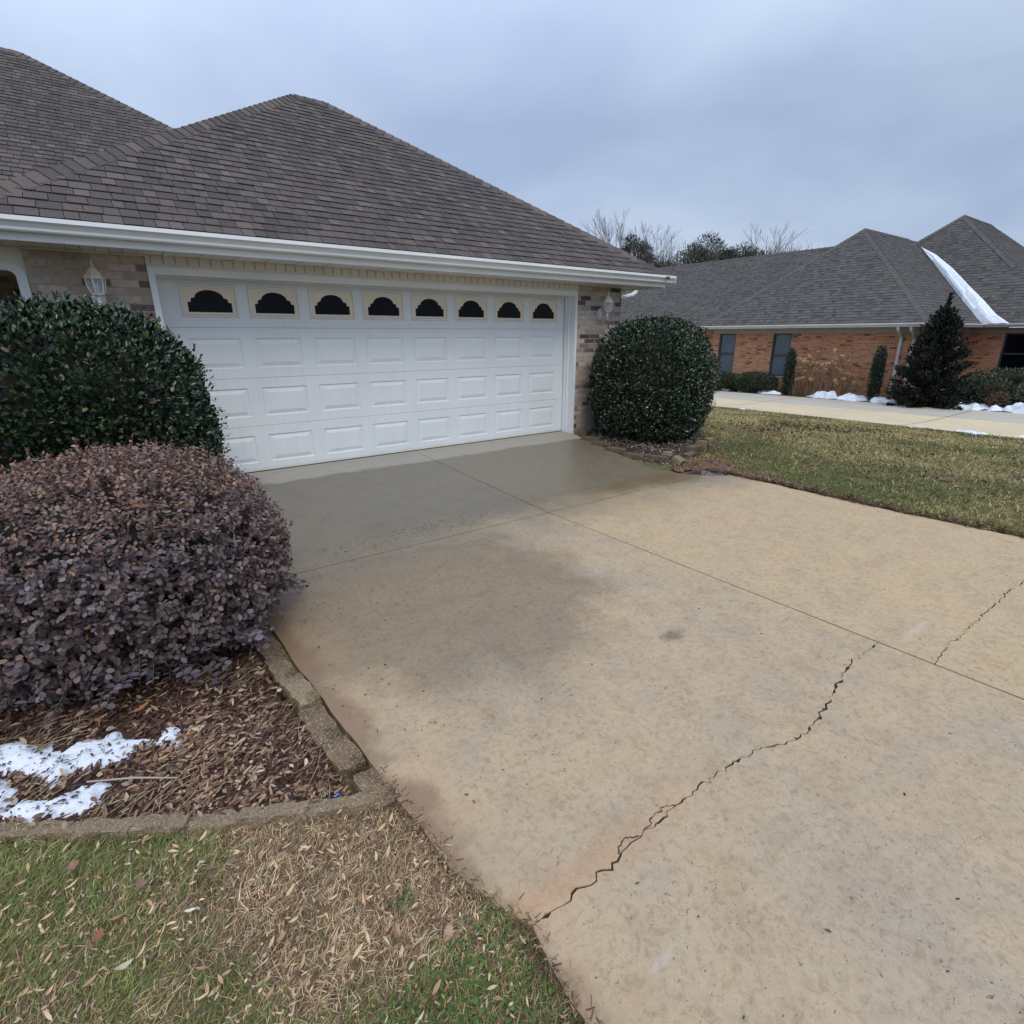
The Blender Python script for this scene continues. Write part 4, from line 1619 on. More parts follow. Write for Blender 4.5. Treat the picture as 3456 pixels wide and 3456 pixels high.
PUD = [(3.40, -2.745), (3.60, -2.735), (3.78, -2.78), (3.85, -2.95), (3.84, -3.15), (3.70, -3.02), (3.55, -2.90)]
o = patch("puddle", PUD, lambda X, Y, d: X * 0 + .004, lambda X, Y: drive_z(np.minimum(Y, -2.76)), M_puddle, .02, .015, 7.0, seed=12)
tag(o, kind="structure")
for i, (px, py, rx, ry) in enumerate([(5.15, -3.45, .20, .07), (5.75, -4.75, .22, .09), (6.4, -4.1, .12, .05), (5.6, -3.4, .10, .05), (6.6, -5.2, .16, .06), (5.0, -4.6, .10, .05), (6.1, -2.9, .14, .05)]):
    pg = [(px + rx * math.cos(a) - ry * .5 * math.sin(a), py + ry * math.sin(a)) for a in np.linspace(0, 2 * math.pi, 14, endpoint=False)]
    o = patch("wet_mud", pg, lambda X, Y, d: X * 0 + .012, lambda X, Y: ground_z(X, Y), M_clay, .025, .06, 8.0, seed=70 + i)
    tag(o, kind="structure")

# ------------------------------------------------------------------ snow
SNOW_HI = [(-3.3, -3.75), (-2.741, -3.961), (-2.68, -4.002), (-2.647, -4.039), (-2.626, -4.084), (-2.581, -4.095), (-2.523, -4.16), (-2.466, -4.156), (-2.416, -4.169), (-2.33, -4.168), (-2.293, -4.203), (-2.287, -4.248),
           (-2.201, -4.295), (-2.158, -4.248), (-2.121, -4.287), (-2.122, -4.369), (-2.145, -4.407), (-2.227, -4.332), (-2.282, -4.314), (-2.299, -4.355), (-2.331, -4.353), (-2.339, -4.39), (-2.449, -4.337), (-2.503, -4.325),
           (-2.546, -4.314), (-2.565, -4.365), (-2.587, -4.317), (-2.634, -4.236), (-2.684, -4.213), (-2.699, -4.181), (-2.721, -4.159), (-3.3, -3.95)]
SNOW_LO = [(-3.3, -3.97), (-2.72, -4.176), (-2.687, -4.22), (-2.663, -4.278), (-2.69, -4.336), (-2.652, -4.32), (-2.606, -4.36), (-2.561, -4.394), (-2.553, -4.371), (-2.507, -4.389), (-2.441, -4.417), (-2.398, -4.423), (-2.354, -4.441),
           (-2.355, -4.474), (-2.398, -4.494), (-2.395, -4.54), (-2.436, -4.54), (-2.476, -4.564), (-2.556, -4.522), (-2.574, -4.517), (-2.662, -4.445), (-2.72, -4.40), (-3.3, -4.10)]
sn_lab = [("upper lobe of the half melted snow patch on the mulch", SNOW_HI, .032), ("lower lobe of the half melted snow patch near the edging", SNOW_LO, .036)]
for lab, pg, h in sn_lab:
    o = patch("snow_patch", pg, lambda X, Y, d, h=h: -.008 + h * sstep(0, .07, d) + (fbm(X * 14, Y * 14, 77) - .5) * .020, bed_z, M_snow, .007, .036, 22.0, seed=23, grow=.017)
    tag(o, lab, "snow", "melting snow")


def snow_pile(lab, x, y0, y1, wx, h, seed, base_lift=.03, n_l=2.0):
    cy, ry = (y0 + y1) / 2, abs(y1 - y0) / 2
    pg = [(x + wx * math.cos(a), cy + ry * math.sin(a)) for a in np.linspace(0, 2 * math.pi, 24, endpoint=False)]
    o = patch("snow_pile", pg, lambda X, Y, d: -.04 + h * .52 * sstep(0, wx * .8, d) * np.clip(-.15 + 1.75 * fbm(X * n_l * 1.4, Y * n_l * 1.4, seed, 3), .12, 1.2) + .09 * (fbm(X * 7, Y * 7, seed + 1) - .5),
              lambda X, Y: land(X, Y) + base_lift, M_snow, .035, .14, 5.0, seed=seed, grow=.06)
    tag(o, lab, "snow", "melting snow")


snow_pile("small upright snow lump between the two low hedges", 18.25, 6.55, 6.05, .20, .55, 101)
snow_pile("snow heap beside the slender evergreen under the far window", 18.25, 4.9, 3.9, .30, .36, 102)
snow_pile("thin shaded snow under the wider low hedge", 18.25, 5.7, 4.9, .22, .16, 103)
snow_pile("snow heap below the brown hydrangea heads", 18.2, 3.05, 1.95, .32, .46, 104)
snow_pile("lumpy snow bank left of the far downspout", 18.15, 1.95, .95, .34, .52, 105)
snow_pile("low snow bank between downspout and dark conifer", 18.1, .95, .05, .28, .36, 106)
snow_pile("wide snow bank right of the dark conifer", 18.2, -1.25, -2.6, .45, .52, 107)
snow_pile("snow bank at the right edge below the hedge", 18.3, -2.4, -3.9, .60, .75, 108)
snow_pile("tiny snow scrap on the far lawn edge behind the round holly", 12.32, 2.02, 1.86, .10, .12, 109, .02)
snow_pile("short thin snow scrap on the lawn edge by the far driveway", 12.5, -2.10, -2.50, .12, .07, 110, .03)
snow_pile("long thin snow strip on the lawn edge by the far driveway", 12.55, -2.95, -3.75, .22, .12, 111, .03)
snow_pile("rightmost snow strip on the lawn edge by the far driveway", 12.75, -3.9, -4.9, .25, .14, 112, .03)


# ------------------------------------------------------------------ edging blocks and stones
def block(name, c, dims, rz, mat, label, cat, group=None, tilt=(0, 0), seed=0, rough=.008, cuts=6):
    bm_ = bmesh.new()
    bmesh.ops.create_cube(bm_, size=1.0)
    bmesh.ops.subdivide_edges(bm_, edges=bm_.edges[:], cuts=cuts, use_grid_fill=True)
    for v in bm_.verts:
        p = Vector((v.co.x * dims[0], v.co.y * dims[1], v.co.z * dims[2]))
        # knocked-off corners
        q = Vector((v.co.x * 2, v.co.y * 2, v.co.z * 2))
        k_ = sum(abs(t) > .7 for t in q)
        if k_ >= 2:
            p *= .992 if k_ == 2 else .97
        n1 = float(fbm(p.x * 22 + seed, p.y * 22 + p.z * 17, seed, 3)) - .5
        n2 = float(fbm(p.y * 22 + seed, p.z * 22 + p.x * 13, seed + 3, 3)) - .5
        n3 = float(fbm(p.z * 30 + seed, p.x * 24 + p.y * 11, seed + 6, 3)) - .5
        v.co = p + Vector((n1, n2, n3)) * rough * 2
    me = bpy.data.meshes.new(name)
    bm_.to_mesh(me)
    bm_.free()
    me.materials.append(mat)
    for p in me.polygons:
        p.use_smooth = False
    o = bpy.data.objects.new(name, me)
    COL.objects.link(o)
    o.location = c
    o.rotation_euler = (tilt[0], tilt[1], rz)
    tag(o, label, cat, group)
    return o


ORD = ["first", "second", "third", "fourth", "fifth", "sixth", "seventh", "eighth"]
ye = [-3.30, -3.62, -3.93, -4.20, -4.46, -4.73, -4.94]
xe = lambda y: float(np.interp(-y, [2.0, 3.4, 4.2, 4.75, 5.2, 5.55], [-1.62, -1.60, -1.575, -1.54, -1.515, -1.49]))
for i, (a, b) in enumerate(zip(ye[:-1], ye[1:])):
    cy = (a + b) / 2
    lab = ["brown edging block half under the purple shrub beside the driveway",
           "brown edging block next after the purple shrub along the driveway", "narrow mossy edging block just above the pale raised one",
           "pale raised edging block tilted above its neighbours along the driveway", "wide dark edging block just below the pale raised one",
           "mossy edging block above the grass tuft along the driveway"][i]
    pale = i == 3
    block("edging_block", (xe(cy) - .066 + .006 * math.sin(i * 2.7), cy, -.173 + (.024 if pale else .004 * math.sin(i * 4.1))), (.104, abs(b - a) - .010, .10), .06 + (.06 if pale else 0), M_block_pale if pale else M_block,
          lab, "edging block", "edging blocks along the driveway", (0.05 if pale else 0.02 * math.sin(i * 2), -.02), 10 + i, .013, 12)
block("edging_block", (-1.555, -5.08, -.170), (.10, .20, .09), .08, M_block, "last edging block at the corner of bed and driveway", "edging block", "edging blocks along the driveway", (0, 0), 19, .012, 10)
front = [(-1.585, -5.135), (-1.80, -5.035), (-2.01, -4.922), (-2.16, -4.838), (-2.32, -4.742), (-2.50, -4.618), (-2.69, -4.487), (-2.94, -4.33)]
flab = ["straight grey edging block at the bed corner by the driveway", "grey edging block second from the driveway along the bed front", "broken edging block half hidden in straw on the bed front",
        "long crumbling edging block in the middle of the bed front", "edging block below the snow tip on the bed front", "edging block directly below the lower snow lobe",
        "leftmost edging block below the snow at the picture edge"]
for i, (a, b) in enumerate(zip(front[:-1], front[1:])):
    cx, cy = (a[0] + b[0]) / 2, (a[1] + b[1]) / 2
    L = math.hypot(b[0] - a[0], b[1] - a[1])
    rz = math.atan2(b[1] - a[1], b[0] - a[0])
    block("edging_block", (cx, cy, -.170 + .006 * math.sin(i * 2.3)), (L + .004, .062, .105), rz + .05 * math.sin(i * 3.1), M_block_grey, flab[i], "edging block", "edging blocks along the bed front", (.10, .02 * math.sin(i * 1.9)), 30 + i, .017, 14)
# right-hand bed
rst = [(3.855, -.42, .20, "low dark edging brick at the foot of the brick pier"), (3.70, -.78, .30, "dark edging brick second from the pier under the right holly"),
       (3.60, -1.12, .30, "dark edging brick third from the pier under the right holly"), (3.50, -1.50, .30, "dark edging brick in the shade of the right holly"),
       (3.47, -1.86, .30, "dark edging brick nearest the fallen stones")]
for i, (x, y, L, lab) in enumerate(rst):
    block("edging_brick", (x + .03, y, float(drive_z(y)) + .012), (.11, L, .09), .29, M_stone_dark, lab, "edging brick", "edging bricks beside the right holly", (0, 0), 50 + i, .008)
for i, (x, y, z, dm, rz, tl, mt, lab) in enumerate([
        (3.66, -2.12, .02, (.11, .34, .08), .32, (0, 0), M_stone_dark, "long flat edging stone lying along the driveway by the right holly"),
        (3.80, -2.36, .02, (.22, .13, .10), .35, (.55, .1), M_stone_tan, "tan stone block tipped over at the driveway corner"),
        (4.17, -2.27, .02, (.20, .10, .09), .10, (.1, -.12), M_stone_dark, "brown stone block behind the tipped tan one"),
        (4.42, -2.14, .05, (.24, .12, .12), .05, (.05, .05), M_stone_dark, "dark stone block in the middle of the tumbled row"),
        (4.68, -2.10, .06, (.12, .12, .17), .2, (0, .08), M_stone_tan, "upright stone block second from the right of the tumbled row"),
        (4.92, -2.05, .07, (.13, .12, .16), -.1, (0, -.1), M_stone_tan, "upright stone block at the right end of the tumbled row"),
        (4.02, -2.02, .03, (.26, .12, .05), .6, (0, .1), M_block_pale, "pale flat stone lying in the leaves behind the tipped block")]):
    block("retaining_stone", (x, y, float(land(x, y)) + z), dm, rz, mt, lab, "stone block", "tumbled stones by the right holly", tl, 60 + i, .008)


# ------------------------------------------------------------------ clipped shrubs
def shell(c, r, e, n, rng, bump=.05, bs=3.2, depth=.16, seed=0, zmin=-9):
    d = norm(rng.normal(size=(n, 3)))
    c, r = np.array(c), np.array(r)
    k_ = (np.abs(d) ** e).sum(1) ** (-1 / e)
    b = 1 + bump * 2 * (fbm(d[:, 0] * bs + seed, d[:, 1] * bs + d[:, 2] * bs * .9, seed, 3) - .5)
    s = 1 - depth * rng.random(n) ** 1.6
    p = c + d * (k_ * b * s)[:, None] * r
    nn = norm(np.sign(d) * np.abs(d) ** (e - 1) / r)
    keep = p[:, 2] > zmin
    return p[keep], nn[keep], s[keep]


def core(name, c, r, e, mat, parent, k=.84, zmin=-9, bump=.05, bs=3.2, seed=0):  # solid dark ellipsoid standing in for the shade behind the leaves
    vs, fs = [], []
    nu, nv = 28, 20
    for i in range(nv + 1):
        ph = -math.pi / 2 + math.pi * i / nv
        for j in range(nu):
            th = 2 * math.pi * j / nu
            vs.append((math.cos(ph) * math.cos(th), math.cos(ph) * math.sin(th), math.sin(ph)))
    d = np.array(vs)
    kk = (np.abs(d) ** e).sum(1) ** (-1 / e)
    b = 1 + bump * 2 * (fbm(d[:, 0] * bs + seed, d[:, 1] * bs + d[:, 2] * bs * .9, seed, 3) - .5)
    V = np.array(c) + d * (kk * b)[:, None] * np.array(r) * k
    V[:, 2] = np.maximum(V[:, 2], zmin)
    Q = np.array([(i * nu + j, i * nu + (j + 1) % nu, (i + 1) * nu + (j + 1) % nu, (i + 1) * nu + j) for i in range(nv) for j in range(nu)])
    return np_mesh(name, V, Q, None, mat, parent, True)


def shrub_leaves(p, nn, rng, up=.35, rand=.7, out=.6):
    t = norm(rng.normal(size=p.shape))
    x = norm(nn * out + np.array([0, 0, up]) + t * rand)
    z = norm(nn + np.array([0, 0, .5]) + norm(rng.normal(size=p.shape)) * .65)
    return x, z


def holly(name, c, r, e, n, zmin, label, seed, pal, size):
    rng = np.random.default_rng(seed)
    root = empty(name, (c[0], c[1], zmin), label, "shrub", "clipped hollies beside the garage door")
    p, nn, s = shell(c, r, e, n, rng, .06, 4.0, .20, seed, zmin + .05)
    thin = fbm(p[:, 0] * 7 + p[:, 2] * 3, p[:, 1] * 7 + p[:, 2] * 5, seed + 5, 3)
    kp = rng.random(len(p)) < np.clip((thin - .26) * 5, .25, 1)
    p, nn, s = p[kp], nn[kp], s[kp]
    x, z = shrub_leaves(p, nn, rng)
    cols = pick(pal, len(p), rng, [.32, .32, .22, .10, .025, .015], .22)
    L = size * rng.uniform(.65, 1.25, len(p))
    scatter("foliage", LEAF_ROUND, p, x, z, L, L * .86, cols, M_leaf_gloss, root, rng.uniform(.3, 1.6, len(p)))
    core("shade_core", c, r, e, M_core, root, .78, zmin, .06, 4.0, seed)
    tr = MB()
    for i in range(4):
        a = i * 1.7 + seed
        tr.tube([(c[0] + .08 * math.cos(a), c[1] + .08 * math.sin(a), zmin - .1), (c[0] + .2 * math.cos(a), c[1] + .2 * math.sin(a), c[2])], [.028, .018], 6)
    tr.build("trunk", M_twig, root)
    # stray shoots that have grown past the clipped outline
    p2, n2, _ = shell(c, (r[0] * 1.03, r[1] * 1.03, r[2] * 1.03), e, 520, rng, .06, 4.0, .0, seed, zmin + .2)
    x2 = norm(n2 + np.array([0, 0, .5]) + norm(rng.normal(size=p2.shape)) * .5)
    pp = np.repeat(p2, 4, 0) + np.repeat(x2, 4, 0) * (np.tile(np.arange(4), len(p2)) * .016)[:, None]
    xx = norm(np.repeat(x2, 4, 0) + norm(rng.normal(size=pp.shape)) * .9)
    zz = norm(norm(rng.normal(size=pp.shape)) + np.array([0, 0, .6]))
    L2 = size * rng.uniform(.5, .95, len(pp))
    scatter("shoots", LEAF_ROUND, pp, xx, zz, L2, L2 * .8, pick(pal, len(pp), rng, [.2, .25, .25, .2, .07, .03], .2), M_leaf_gloss, root)
    return root


PAL_HOLLY = [(.008, .019, .008), (.012, .028, .011), (.021, .043, .015), (.045, .075, .027), (.13, .14, .05), (.14, .10, .055)]
holly("round_shrub", (-2.36, -1.30, .80), (.93, .80, .94), 2.7, 56000, -.14, "large clipped dark green holly left of the garage door", 61, PAL_HOLLY, .041)
holly("round_shrub", (4.66, -1.10, .79), (.87, .83, .94), 2.6, 48000, -.10, "round clipped dark green holly in front of the right brick pier", 62, PAL_HOLLY, .041)

# the purple-leaved shrub in front
PC, PR_, PE = (-2.20, -3.22, .36), (.77, .83, .55), 2.4
rng = np.random.default_rng(77)
root = empty("purple_shrub", (PC[0], PC[1], -.1), "mounded purple leaved shrub with reddish tan tips in the mulch bed", "shrub")
ns = 7600
p, nn, s = shell(PC, PR_, PE, ns, rng, .06, 3.5, .24, 5, -.10)
ax = norm(nn * .75 + np.array([0, 0, .12]) + norm(rng.normal(size=p.shape)) * .75)
m_ = 8
pp = np.repeat(p, m_, 0)
aa = np.repeat(ax, m_, 0)
kk = np.tile(np.arange(m_), len(p))
pp = pp + aa * ((kk - 2.5) * .0130)[:, None]
sd_ = norm(np.cross(aa, np.repeat(norm(rng.normal(size=p.shape)), m_, 0)))
alt = np.where(kk % 2 == 0, 1.0, -1.0)[:, None]
xx = norm(aa * .45 + sd_ * alt * 1.0 + norm(rng.normal(size=pp.shape)) * .45)
zz = norm(np.repeat(nn, m_, 0) * .8 + np.array([0, 0, .7]) + norm(rng.normal(size=pp.shape)) * .6)
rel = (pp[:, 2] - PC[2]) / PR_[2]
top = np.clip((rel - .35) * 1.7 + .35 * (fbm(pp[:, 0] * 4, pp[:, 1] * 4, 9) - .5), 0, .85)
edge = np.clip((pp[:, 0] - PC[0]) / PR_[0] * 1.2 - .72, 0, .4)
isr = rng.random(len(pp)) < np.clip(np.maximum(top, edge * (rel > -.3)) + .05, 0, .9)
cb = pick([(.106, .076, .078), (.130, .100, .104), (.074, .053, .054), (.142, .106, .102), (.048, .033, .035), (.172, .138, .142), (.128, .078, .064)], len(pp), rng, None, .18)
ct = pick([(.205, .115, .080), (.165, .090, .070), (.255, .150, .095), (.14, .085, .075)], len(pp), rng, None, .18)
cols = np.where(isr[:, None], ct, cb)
L = (.036 - .013 * np.clip(rel * 1.1 + .25, 0, 1)) * rng.uniform(.6, 1.2, len(pp))
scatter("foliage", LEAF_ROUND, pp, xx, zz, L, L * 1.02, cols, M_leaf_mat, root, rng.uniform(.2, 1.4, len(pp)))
core("shade_core", PC, PR_, PE, M_core, root, .76, -.12, .06, 3.5, 5)
# upright tips on the crown, and low drooping sprays at the skirt
tw = MB()
tp, td, tc, tl = [], [], [], []
for i in range(230):
    a, rr_ = rng.random() * 2 * math.pi, math.sqrt(rng.random()) * .92
    x, y = PC[0] + PR_[0] * rr_ * math.cos(a), PC[1] + PR_[1] * rr_ * math.sin(a)
    q = max(0.0, 1 - rr_ ** PE) ** (1 / PE)
    z = PC[2] + PR_[2] * q * .97
    h = rng.uniform(.03, .08) if rng.random() < .9 else rng.uniform(.08, .15)
    d_ = norm(np.array([(x - PC[0]) * .8, (y - PC[1]) * .8, .8]) + rng.normal(size=3) * .25)
    e_ = np.array([x, y, z]) + d_ * h
    tw.tube([(x, y, z - .05), tuple(np.array([x, y, z]) + d_ * h * .5 + rng.normal(size=3) * .006), tuple(e_)], [.0022, .0017, .001], 4, caps=False)
    for j in range(int(3 + h * 40)):
        t_ = (j + .6) / (3 + h * 40)
        tp.append(np.array([x, y, z]) + d_ * h * t_)
        td.append(norm(d_ * .7 + rng.normal(size=3) * .7))
        tl.append(rng.uniform(.016, .030))
        tc.append(0)
for i in range(64):
    a = rng.uniform(-math.pi * 1.02, .30)
    rx_ = rng.uniform(.86, 1.0)
    b0 = np.array([PC[0] + PR_[0] * .80 * math.cos(a), PC[1] + PR_[1] * .80 * math.sin(a), rng.uniform(-.03, .16)])
    d_ = norm(np.array([math.cos(a), math.sin(a), rng.uniform(-.28, .05)]) + rng.normal(size=3) * .14)
    h = rng.uniform(.14, .34)
    tw.tube([tuple(b0 - d_ * .15), tuple(b0 + d_ * h * .5 + np.array([0, 0, .012])), tuple(b0 + d_ * h)], [.003, .0022, .0012], 4, caps=False)
    for j in range(int(h * 52)):
        t_ = (j + .4) / (h * 52)
        tp.append(b0 + d_ * h * t_)
        td.append(norm(d_ * .45 + np.array([-d_[1], d_[0], 0]) * (1 if j % 2 else -1) + rng.normal(size=3) * .3))
        tl.append(rng.uniform(.028, .048))
        tc.append(1)
tp, td, tl, tc = np.array(tp), np.array(td), np.array(tl), np.array(tc)
cc = np.where(tc[:, None] == 0, pick([(.20, .11, .08), (.25, .15, .10), (.15, .085, .07)], len(tp), rng), pick([(.105, .086, .100), (.085, .068, .080), (.12, .09, .095)], len(tp), rng))
zt_ = norm(np.array([0, 0, 1.0]) + rng.normal(size=tp.shape) * .5)
scatter("shoots", LEAF_ROUND, tp, td, zt_, tl, tl * 1.0, cc, M_leaf_mat, root)
tag(tw.build("twigs", M_twig, root, recalc=False), kind="stuff")

# ------------------------------------------------------------------ planting in front of the far house
def small_shrub(name, c, r, n, size, pal, label, seed, e=2.4, group=None, tpl=LEAF_LONG, asp=1.0, mat=None, depth=.3, bump=.12, rand=.8):
    rng = np.random.default_rng(seed)
    zb = float(land(c[0], c[1]))
    root = empty(name, (c[0], c[1], zb), label, "shrub", group)
    p, nn, _ = shell(c, r, e, n, rng, bump, 2.6, depth, seed, zb + .02)
    x, z = shrub_leaves(p, nn, rng, .4, rand, .7)
    L = size * rng.uniform(.6, 1.3, len(p))
    scatter("foliage", tpl, p, x, z, L, L * asp, pick(pal, len(p), rng, None, .25), mat or M_leaf_mat, root)
    core("shade_core", c, r, e, M_core, root, .78, zb, bump, 2.6, seed)
    return root


PAL_HEDGE = [(.020, .036, .016), (.030, .050, .020), (.042, .064, .024), (.062, .066, .026)]
small_shrub("low_hedge", (18.35, 6.52, -.34), (.42, .60, .36), 3200, .075, PAL_HEDGE, "small clipped hedge under the left far window", 201, 2.8, "low hedges under the far windows")
small_shrub("low_hedge", (18.35, 5.12, -.30), (.45, .82, .40), 4200, .075, PAL_HEDGE, "wider clipped hedge under the second far window", 202, 2.8, "low hedges under the far windows")
PAL_COLUMN = [(.022, .036, .022), (.034, .052, .028), (.045, .062, .034)]
small_shrub("columnar_shrub", (18.32, 3.83, .14), (.15, .14, .84), 2600, .075, PAL_COLUMN, "slender columnar evergreen beside the far window", 203, 3.2, "columnar evergreens by the brick wall", depth=.4, bump=.2)
small_shrub("columnar_shrub", (18.32, .92, .27), (.16, .16, .84), 2600, .075, PAL_COLUMN, "slender columnar evergreen beside the far downspout", 204, 3.2, "columnar evergreens by the brick wall", depth=.4, bump=.2)

# dark conifer: whorls of upswept sprays round a trunk
rng = np.random.default_rng(205)
cx, cy, zb = 17.95, -.70, -.63
root = empty("dark_conifer", (cx, cy, zb), "dark ragged conifer in front of the far house corner", "conifer")
tm = MB()
tm.tube([(cx, cy, zb - .1), (cx + .03, cy - .03, .8), (cx, cy - .02, 2.35)], [.09, .06, .012], 8)
P_, X_, S_ = [], [], []
lim = MB()
nb_ = 210
for i in range(nb_):
    t_ = rng.random() ** 1.15
    z = zb + .05 + t_ * 2.85
    env = (.86 * (1 - t_) ** .62 + .07) * (.72 + .5 * rng.random())
    if t_ < .12:
        env *= .92
    a = rng.random() * 2 * math.pi
    rise = .25 + .75 * t_ + rng.normal() * .12
    d_ = norm(np.array([math.cos(a), math.sin(a), rise]))
    L_ = env * 1.12
    b0 = np.array([cx, cy, z - .18])
    e_ = b0 + d_ * L_
    lim.tube([tuple(b0), tuple(e_)], [.014, .004], 4, caps=False)
    m2 = int(78 * (.35 + L_))
    for j in range(m2):
        f = rng.random() ** .6
        q = b0 + d_ * L_ * f + rng.normal(size=3) * .055 * (1.35 - f * .6)
        P_.append(q)
        X_.append(norm(d_ + np.array([0, 0, .45]) + rng.normal(size=3) * .55))
        S_.append(rng.uniform(.07, .14))
for j in range(260):
    f = rng.random()
    P_.append(np.array([cx, cy, 1.6 + f * .98]) + rng.normal(size=3) * .06 * (1.2 - f))
    X_.append(norm(np.array([0, 0, 1.0]) + rng.normal(size=3) * .4))
    S_.append(rng.uniform(.07, .13))
P_, X_, S_ = np.array(P_), np.array(X_), np.array(S_)
scatter("foliage", LEAF_LONG, P_, X_, norm(rng.normal(size=P_.shape) + np.array([0, 0, .4])), S_, S_ * 1.1,
        pick([(.006, .010, .007), (.009, .014, .009), (.015, .021, .012), (.032, .028, .016)], len(P_), rng, [.35, .35, .22, .08], .25), M_leaf_mat, root)
tm.build("trunk", M_bark, root)
lim.build("limbs", M_twig, root, recalc=False)

# brown hydrangea: bare canes and dried flower heads
rng = np.random.default_rng(206)
root = empty("hydrangea", (18.4, 2.5, -.63), "leafless hydrangea with tan dried flower heads against the orange brick", "shrub")
cn = MB()
heads = []
for i in range(150):
    by = rng.uniform(1.35, 3.75)
    bx = 18.42 + rng.normal() * .12
    z1 = rng.uniform(-.25, .55) if rng.random() < .6 else rng.uniform(.45, 1.0)
    if by < 2.0 or by > 3.2:
        z1 = min(z1, rng.uniform(-.2, .75))
    ty, tx = by + rng.normal() * .22, bx + rng.normal() * .14
    cn.tube([(bx, by, -.70), (bx * .5 + tx * .5 + rng.normal() * .03, (by + ty) / 2, (-.66 + z1) * .5), (tx, ty, z1)], [.008, .006, .004], 4, caps=False)
    if rng.random() < .7:
        heads.append((tx, ty, z1))
cn.build("canes", simple("dry_cane", (.19, .12, .075), (.25, .165, .10), 20, .9, 0), root, recalc=False)
for y, z in [(4.05, -.10), (3.95, .28), (3.72, .12), (4.02, .02), (3.55, -.3), (3.68, .50), (4.1, -.42), (3.45, -.42), (.95, .02), (1.05, -.05), (1.12, .12), (.98, -.16)]:
    heads.append((18.10 + rng.normal() * .04, y, z))
for hx, hy, hz in heads[:98]:
    n = 42
    d_ = norm(rng.normal(size=(n, 3)))
    r_ = rng.uniform(.065, .105)
    p = np.array([hx, hy, hz]) + d_ * r_ * rng.uniform(.6, 1, (n, 1)) * np.array([1, 1, .8])
    x = norm(np.cross(d_, norm(rng.normal(size=(n, 3)))))
    base = np.array([(.40, .265, .14), (.33, .21, .115), (.46, .32, .18)])[rng.integers(3)]
    scatter("flower_head", LEAF_ROUND, p, x, d_, .055, .055, np.clip(base * (1 + .2 * rng.normal(size=(n, 1))), .01, 1), M_dry, root)

PAL_GREEN2 = [(.045, .070, .030), (.060, .085, .036), (.075, .095, .042), (.050, .062, .034)]
PAL_OLIVE = [(.085, .080, .045), (.070, .075, .042), (.10, .085, .05), (.06, .066, .038)]
small_shrub("clipped_hedge", (20.6, -3.6, .02), (.55, 2.75, .46), 8000, .085, PAL_GREEN2, "long clipped green hedge under the dark right window", 207, 3.4)
small_shrub("spreading_shrub", (19.0, -1.75, -.22), (.62, .75, .46), 4000, .085, PAL_HEDGE, "dark green shrub close to the right of the dark conifer", 208, 2.4)
small_shrub("spreading_shrub", (19.1, -3.35, -.18), (.62, 1.0, .40), 4600, .080, PAL_OLIVE, "olive brown shrub in front of the clipped green hedge", 209, 2.4)
small_shrub("spreading_shrub", (18.55, -2.22, -.34), (.24, .27, .27), 1200, .065, [(.13, .07, .045), (.10, .065, .04), (.16, .09, .055)], "small rusty brown round shrub in the right bed", 210, 2.2)


# ------------------------------------------------------------------ trees beyond the far roof
def bare_tree(x, y, h, label, seed, spread=.5, lean=0.0, r0=.13, depth=6, col=None):
    rng = np.random.default_rng(seed)
    zb = float(land(x, y)) - .1
    root = empty("bare_tree", (x, y, zb), label, "tree", "bare trees behind the far roof")
    tr, cr = MB(), MB()

    def grow(p, d_, L_, r, k, mb):
        pts, rad = [tuple(p)], [r]
        q = p.copy()
        dd = d_.copy()
        for i in range(3):
            dd = norm(dd + rng.normal(size=3) * .10 + np.array([0, 0, .05]))
            q = q + dd * L_ / 3
            pts.append(tuple(q))
            rad.append(max(r * (1 - .16 * (i + 1)), .007))
        mb.tube(pts, rad, 5 if r > .04 else 3, caps=False)
        if k <= 0:
            return
        nkid = rng.integers(2, 4) if k > 1 else 3
        for j in range(nkid):
            ang = rng.uniform(.25, .75) * spread * 1.5 if j else rng.uniform(.05, .3)
            a = rng.random() * 2 * math.pi
            o1 = norm(np.cross(dd, np.array([math.cos(a), math.sin(a), .2])))
            nd_ = norm(dd * math.cos(ang) + o1 * math.sin(ang))
            s = rng.uniform(.62, .86)
            grow(q if j < 2 else p + (q - p) * rng.uniform(.5, .9), nd_, L_ * s, max(r * rng.uniform(.5, .68), .009), k - 1, cr)

    d0 = norm(np.array([lean, lean * .5, 1.0]))
    trunk_h = h * .34
    pts = [np.array([x, y, zb]) + d0 * trunk_h * t for t in (0, .5, 1)]
    tr.tube([tuple(p_) for p_ in pts], [r0 * 1.15, r0, r0 * .85], 8, caps=False)
    for j in range(3):
        a = rng.random() * 6.28
        nd_ = norm(d0 + np.array([math.cos(a), math.sin(a), 0]) * spread * (.15 if j == 0 else .55))
        grow(pts[-1], nd_, h * .24, r0 * (.75 if j == 0 else .55), depth - 2, cr)
    tr.build("trunk", M_bark, root, recalc=False)
    # trim the crown to the intended height
    zmax = max(v[2] for v in cr.v)
    kz = (h - trunk_h) / max(zmax - zb - trunk_h, .1)
    cr.v = [(px, py, zb + trunk_h + (pz_ - zb - trunk_h) * kz) for px, py, pz_ in cr.v]
    cr.build("crown", M_bark, root, recalc=False)


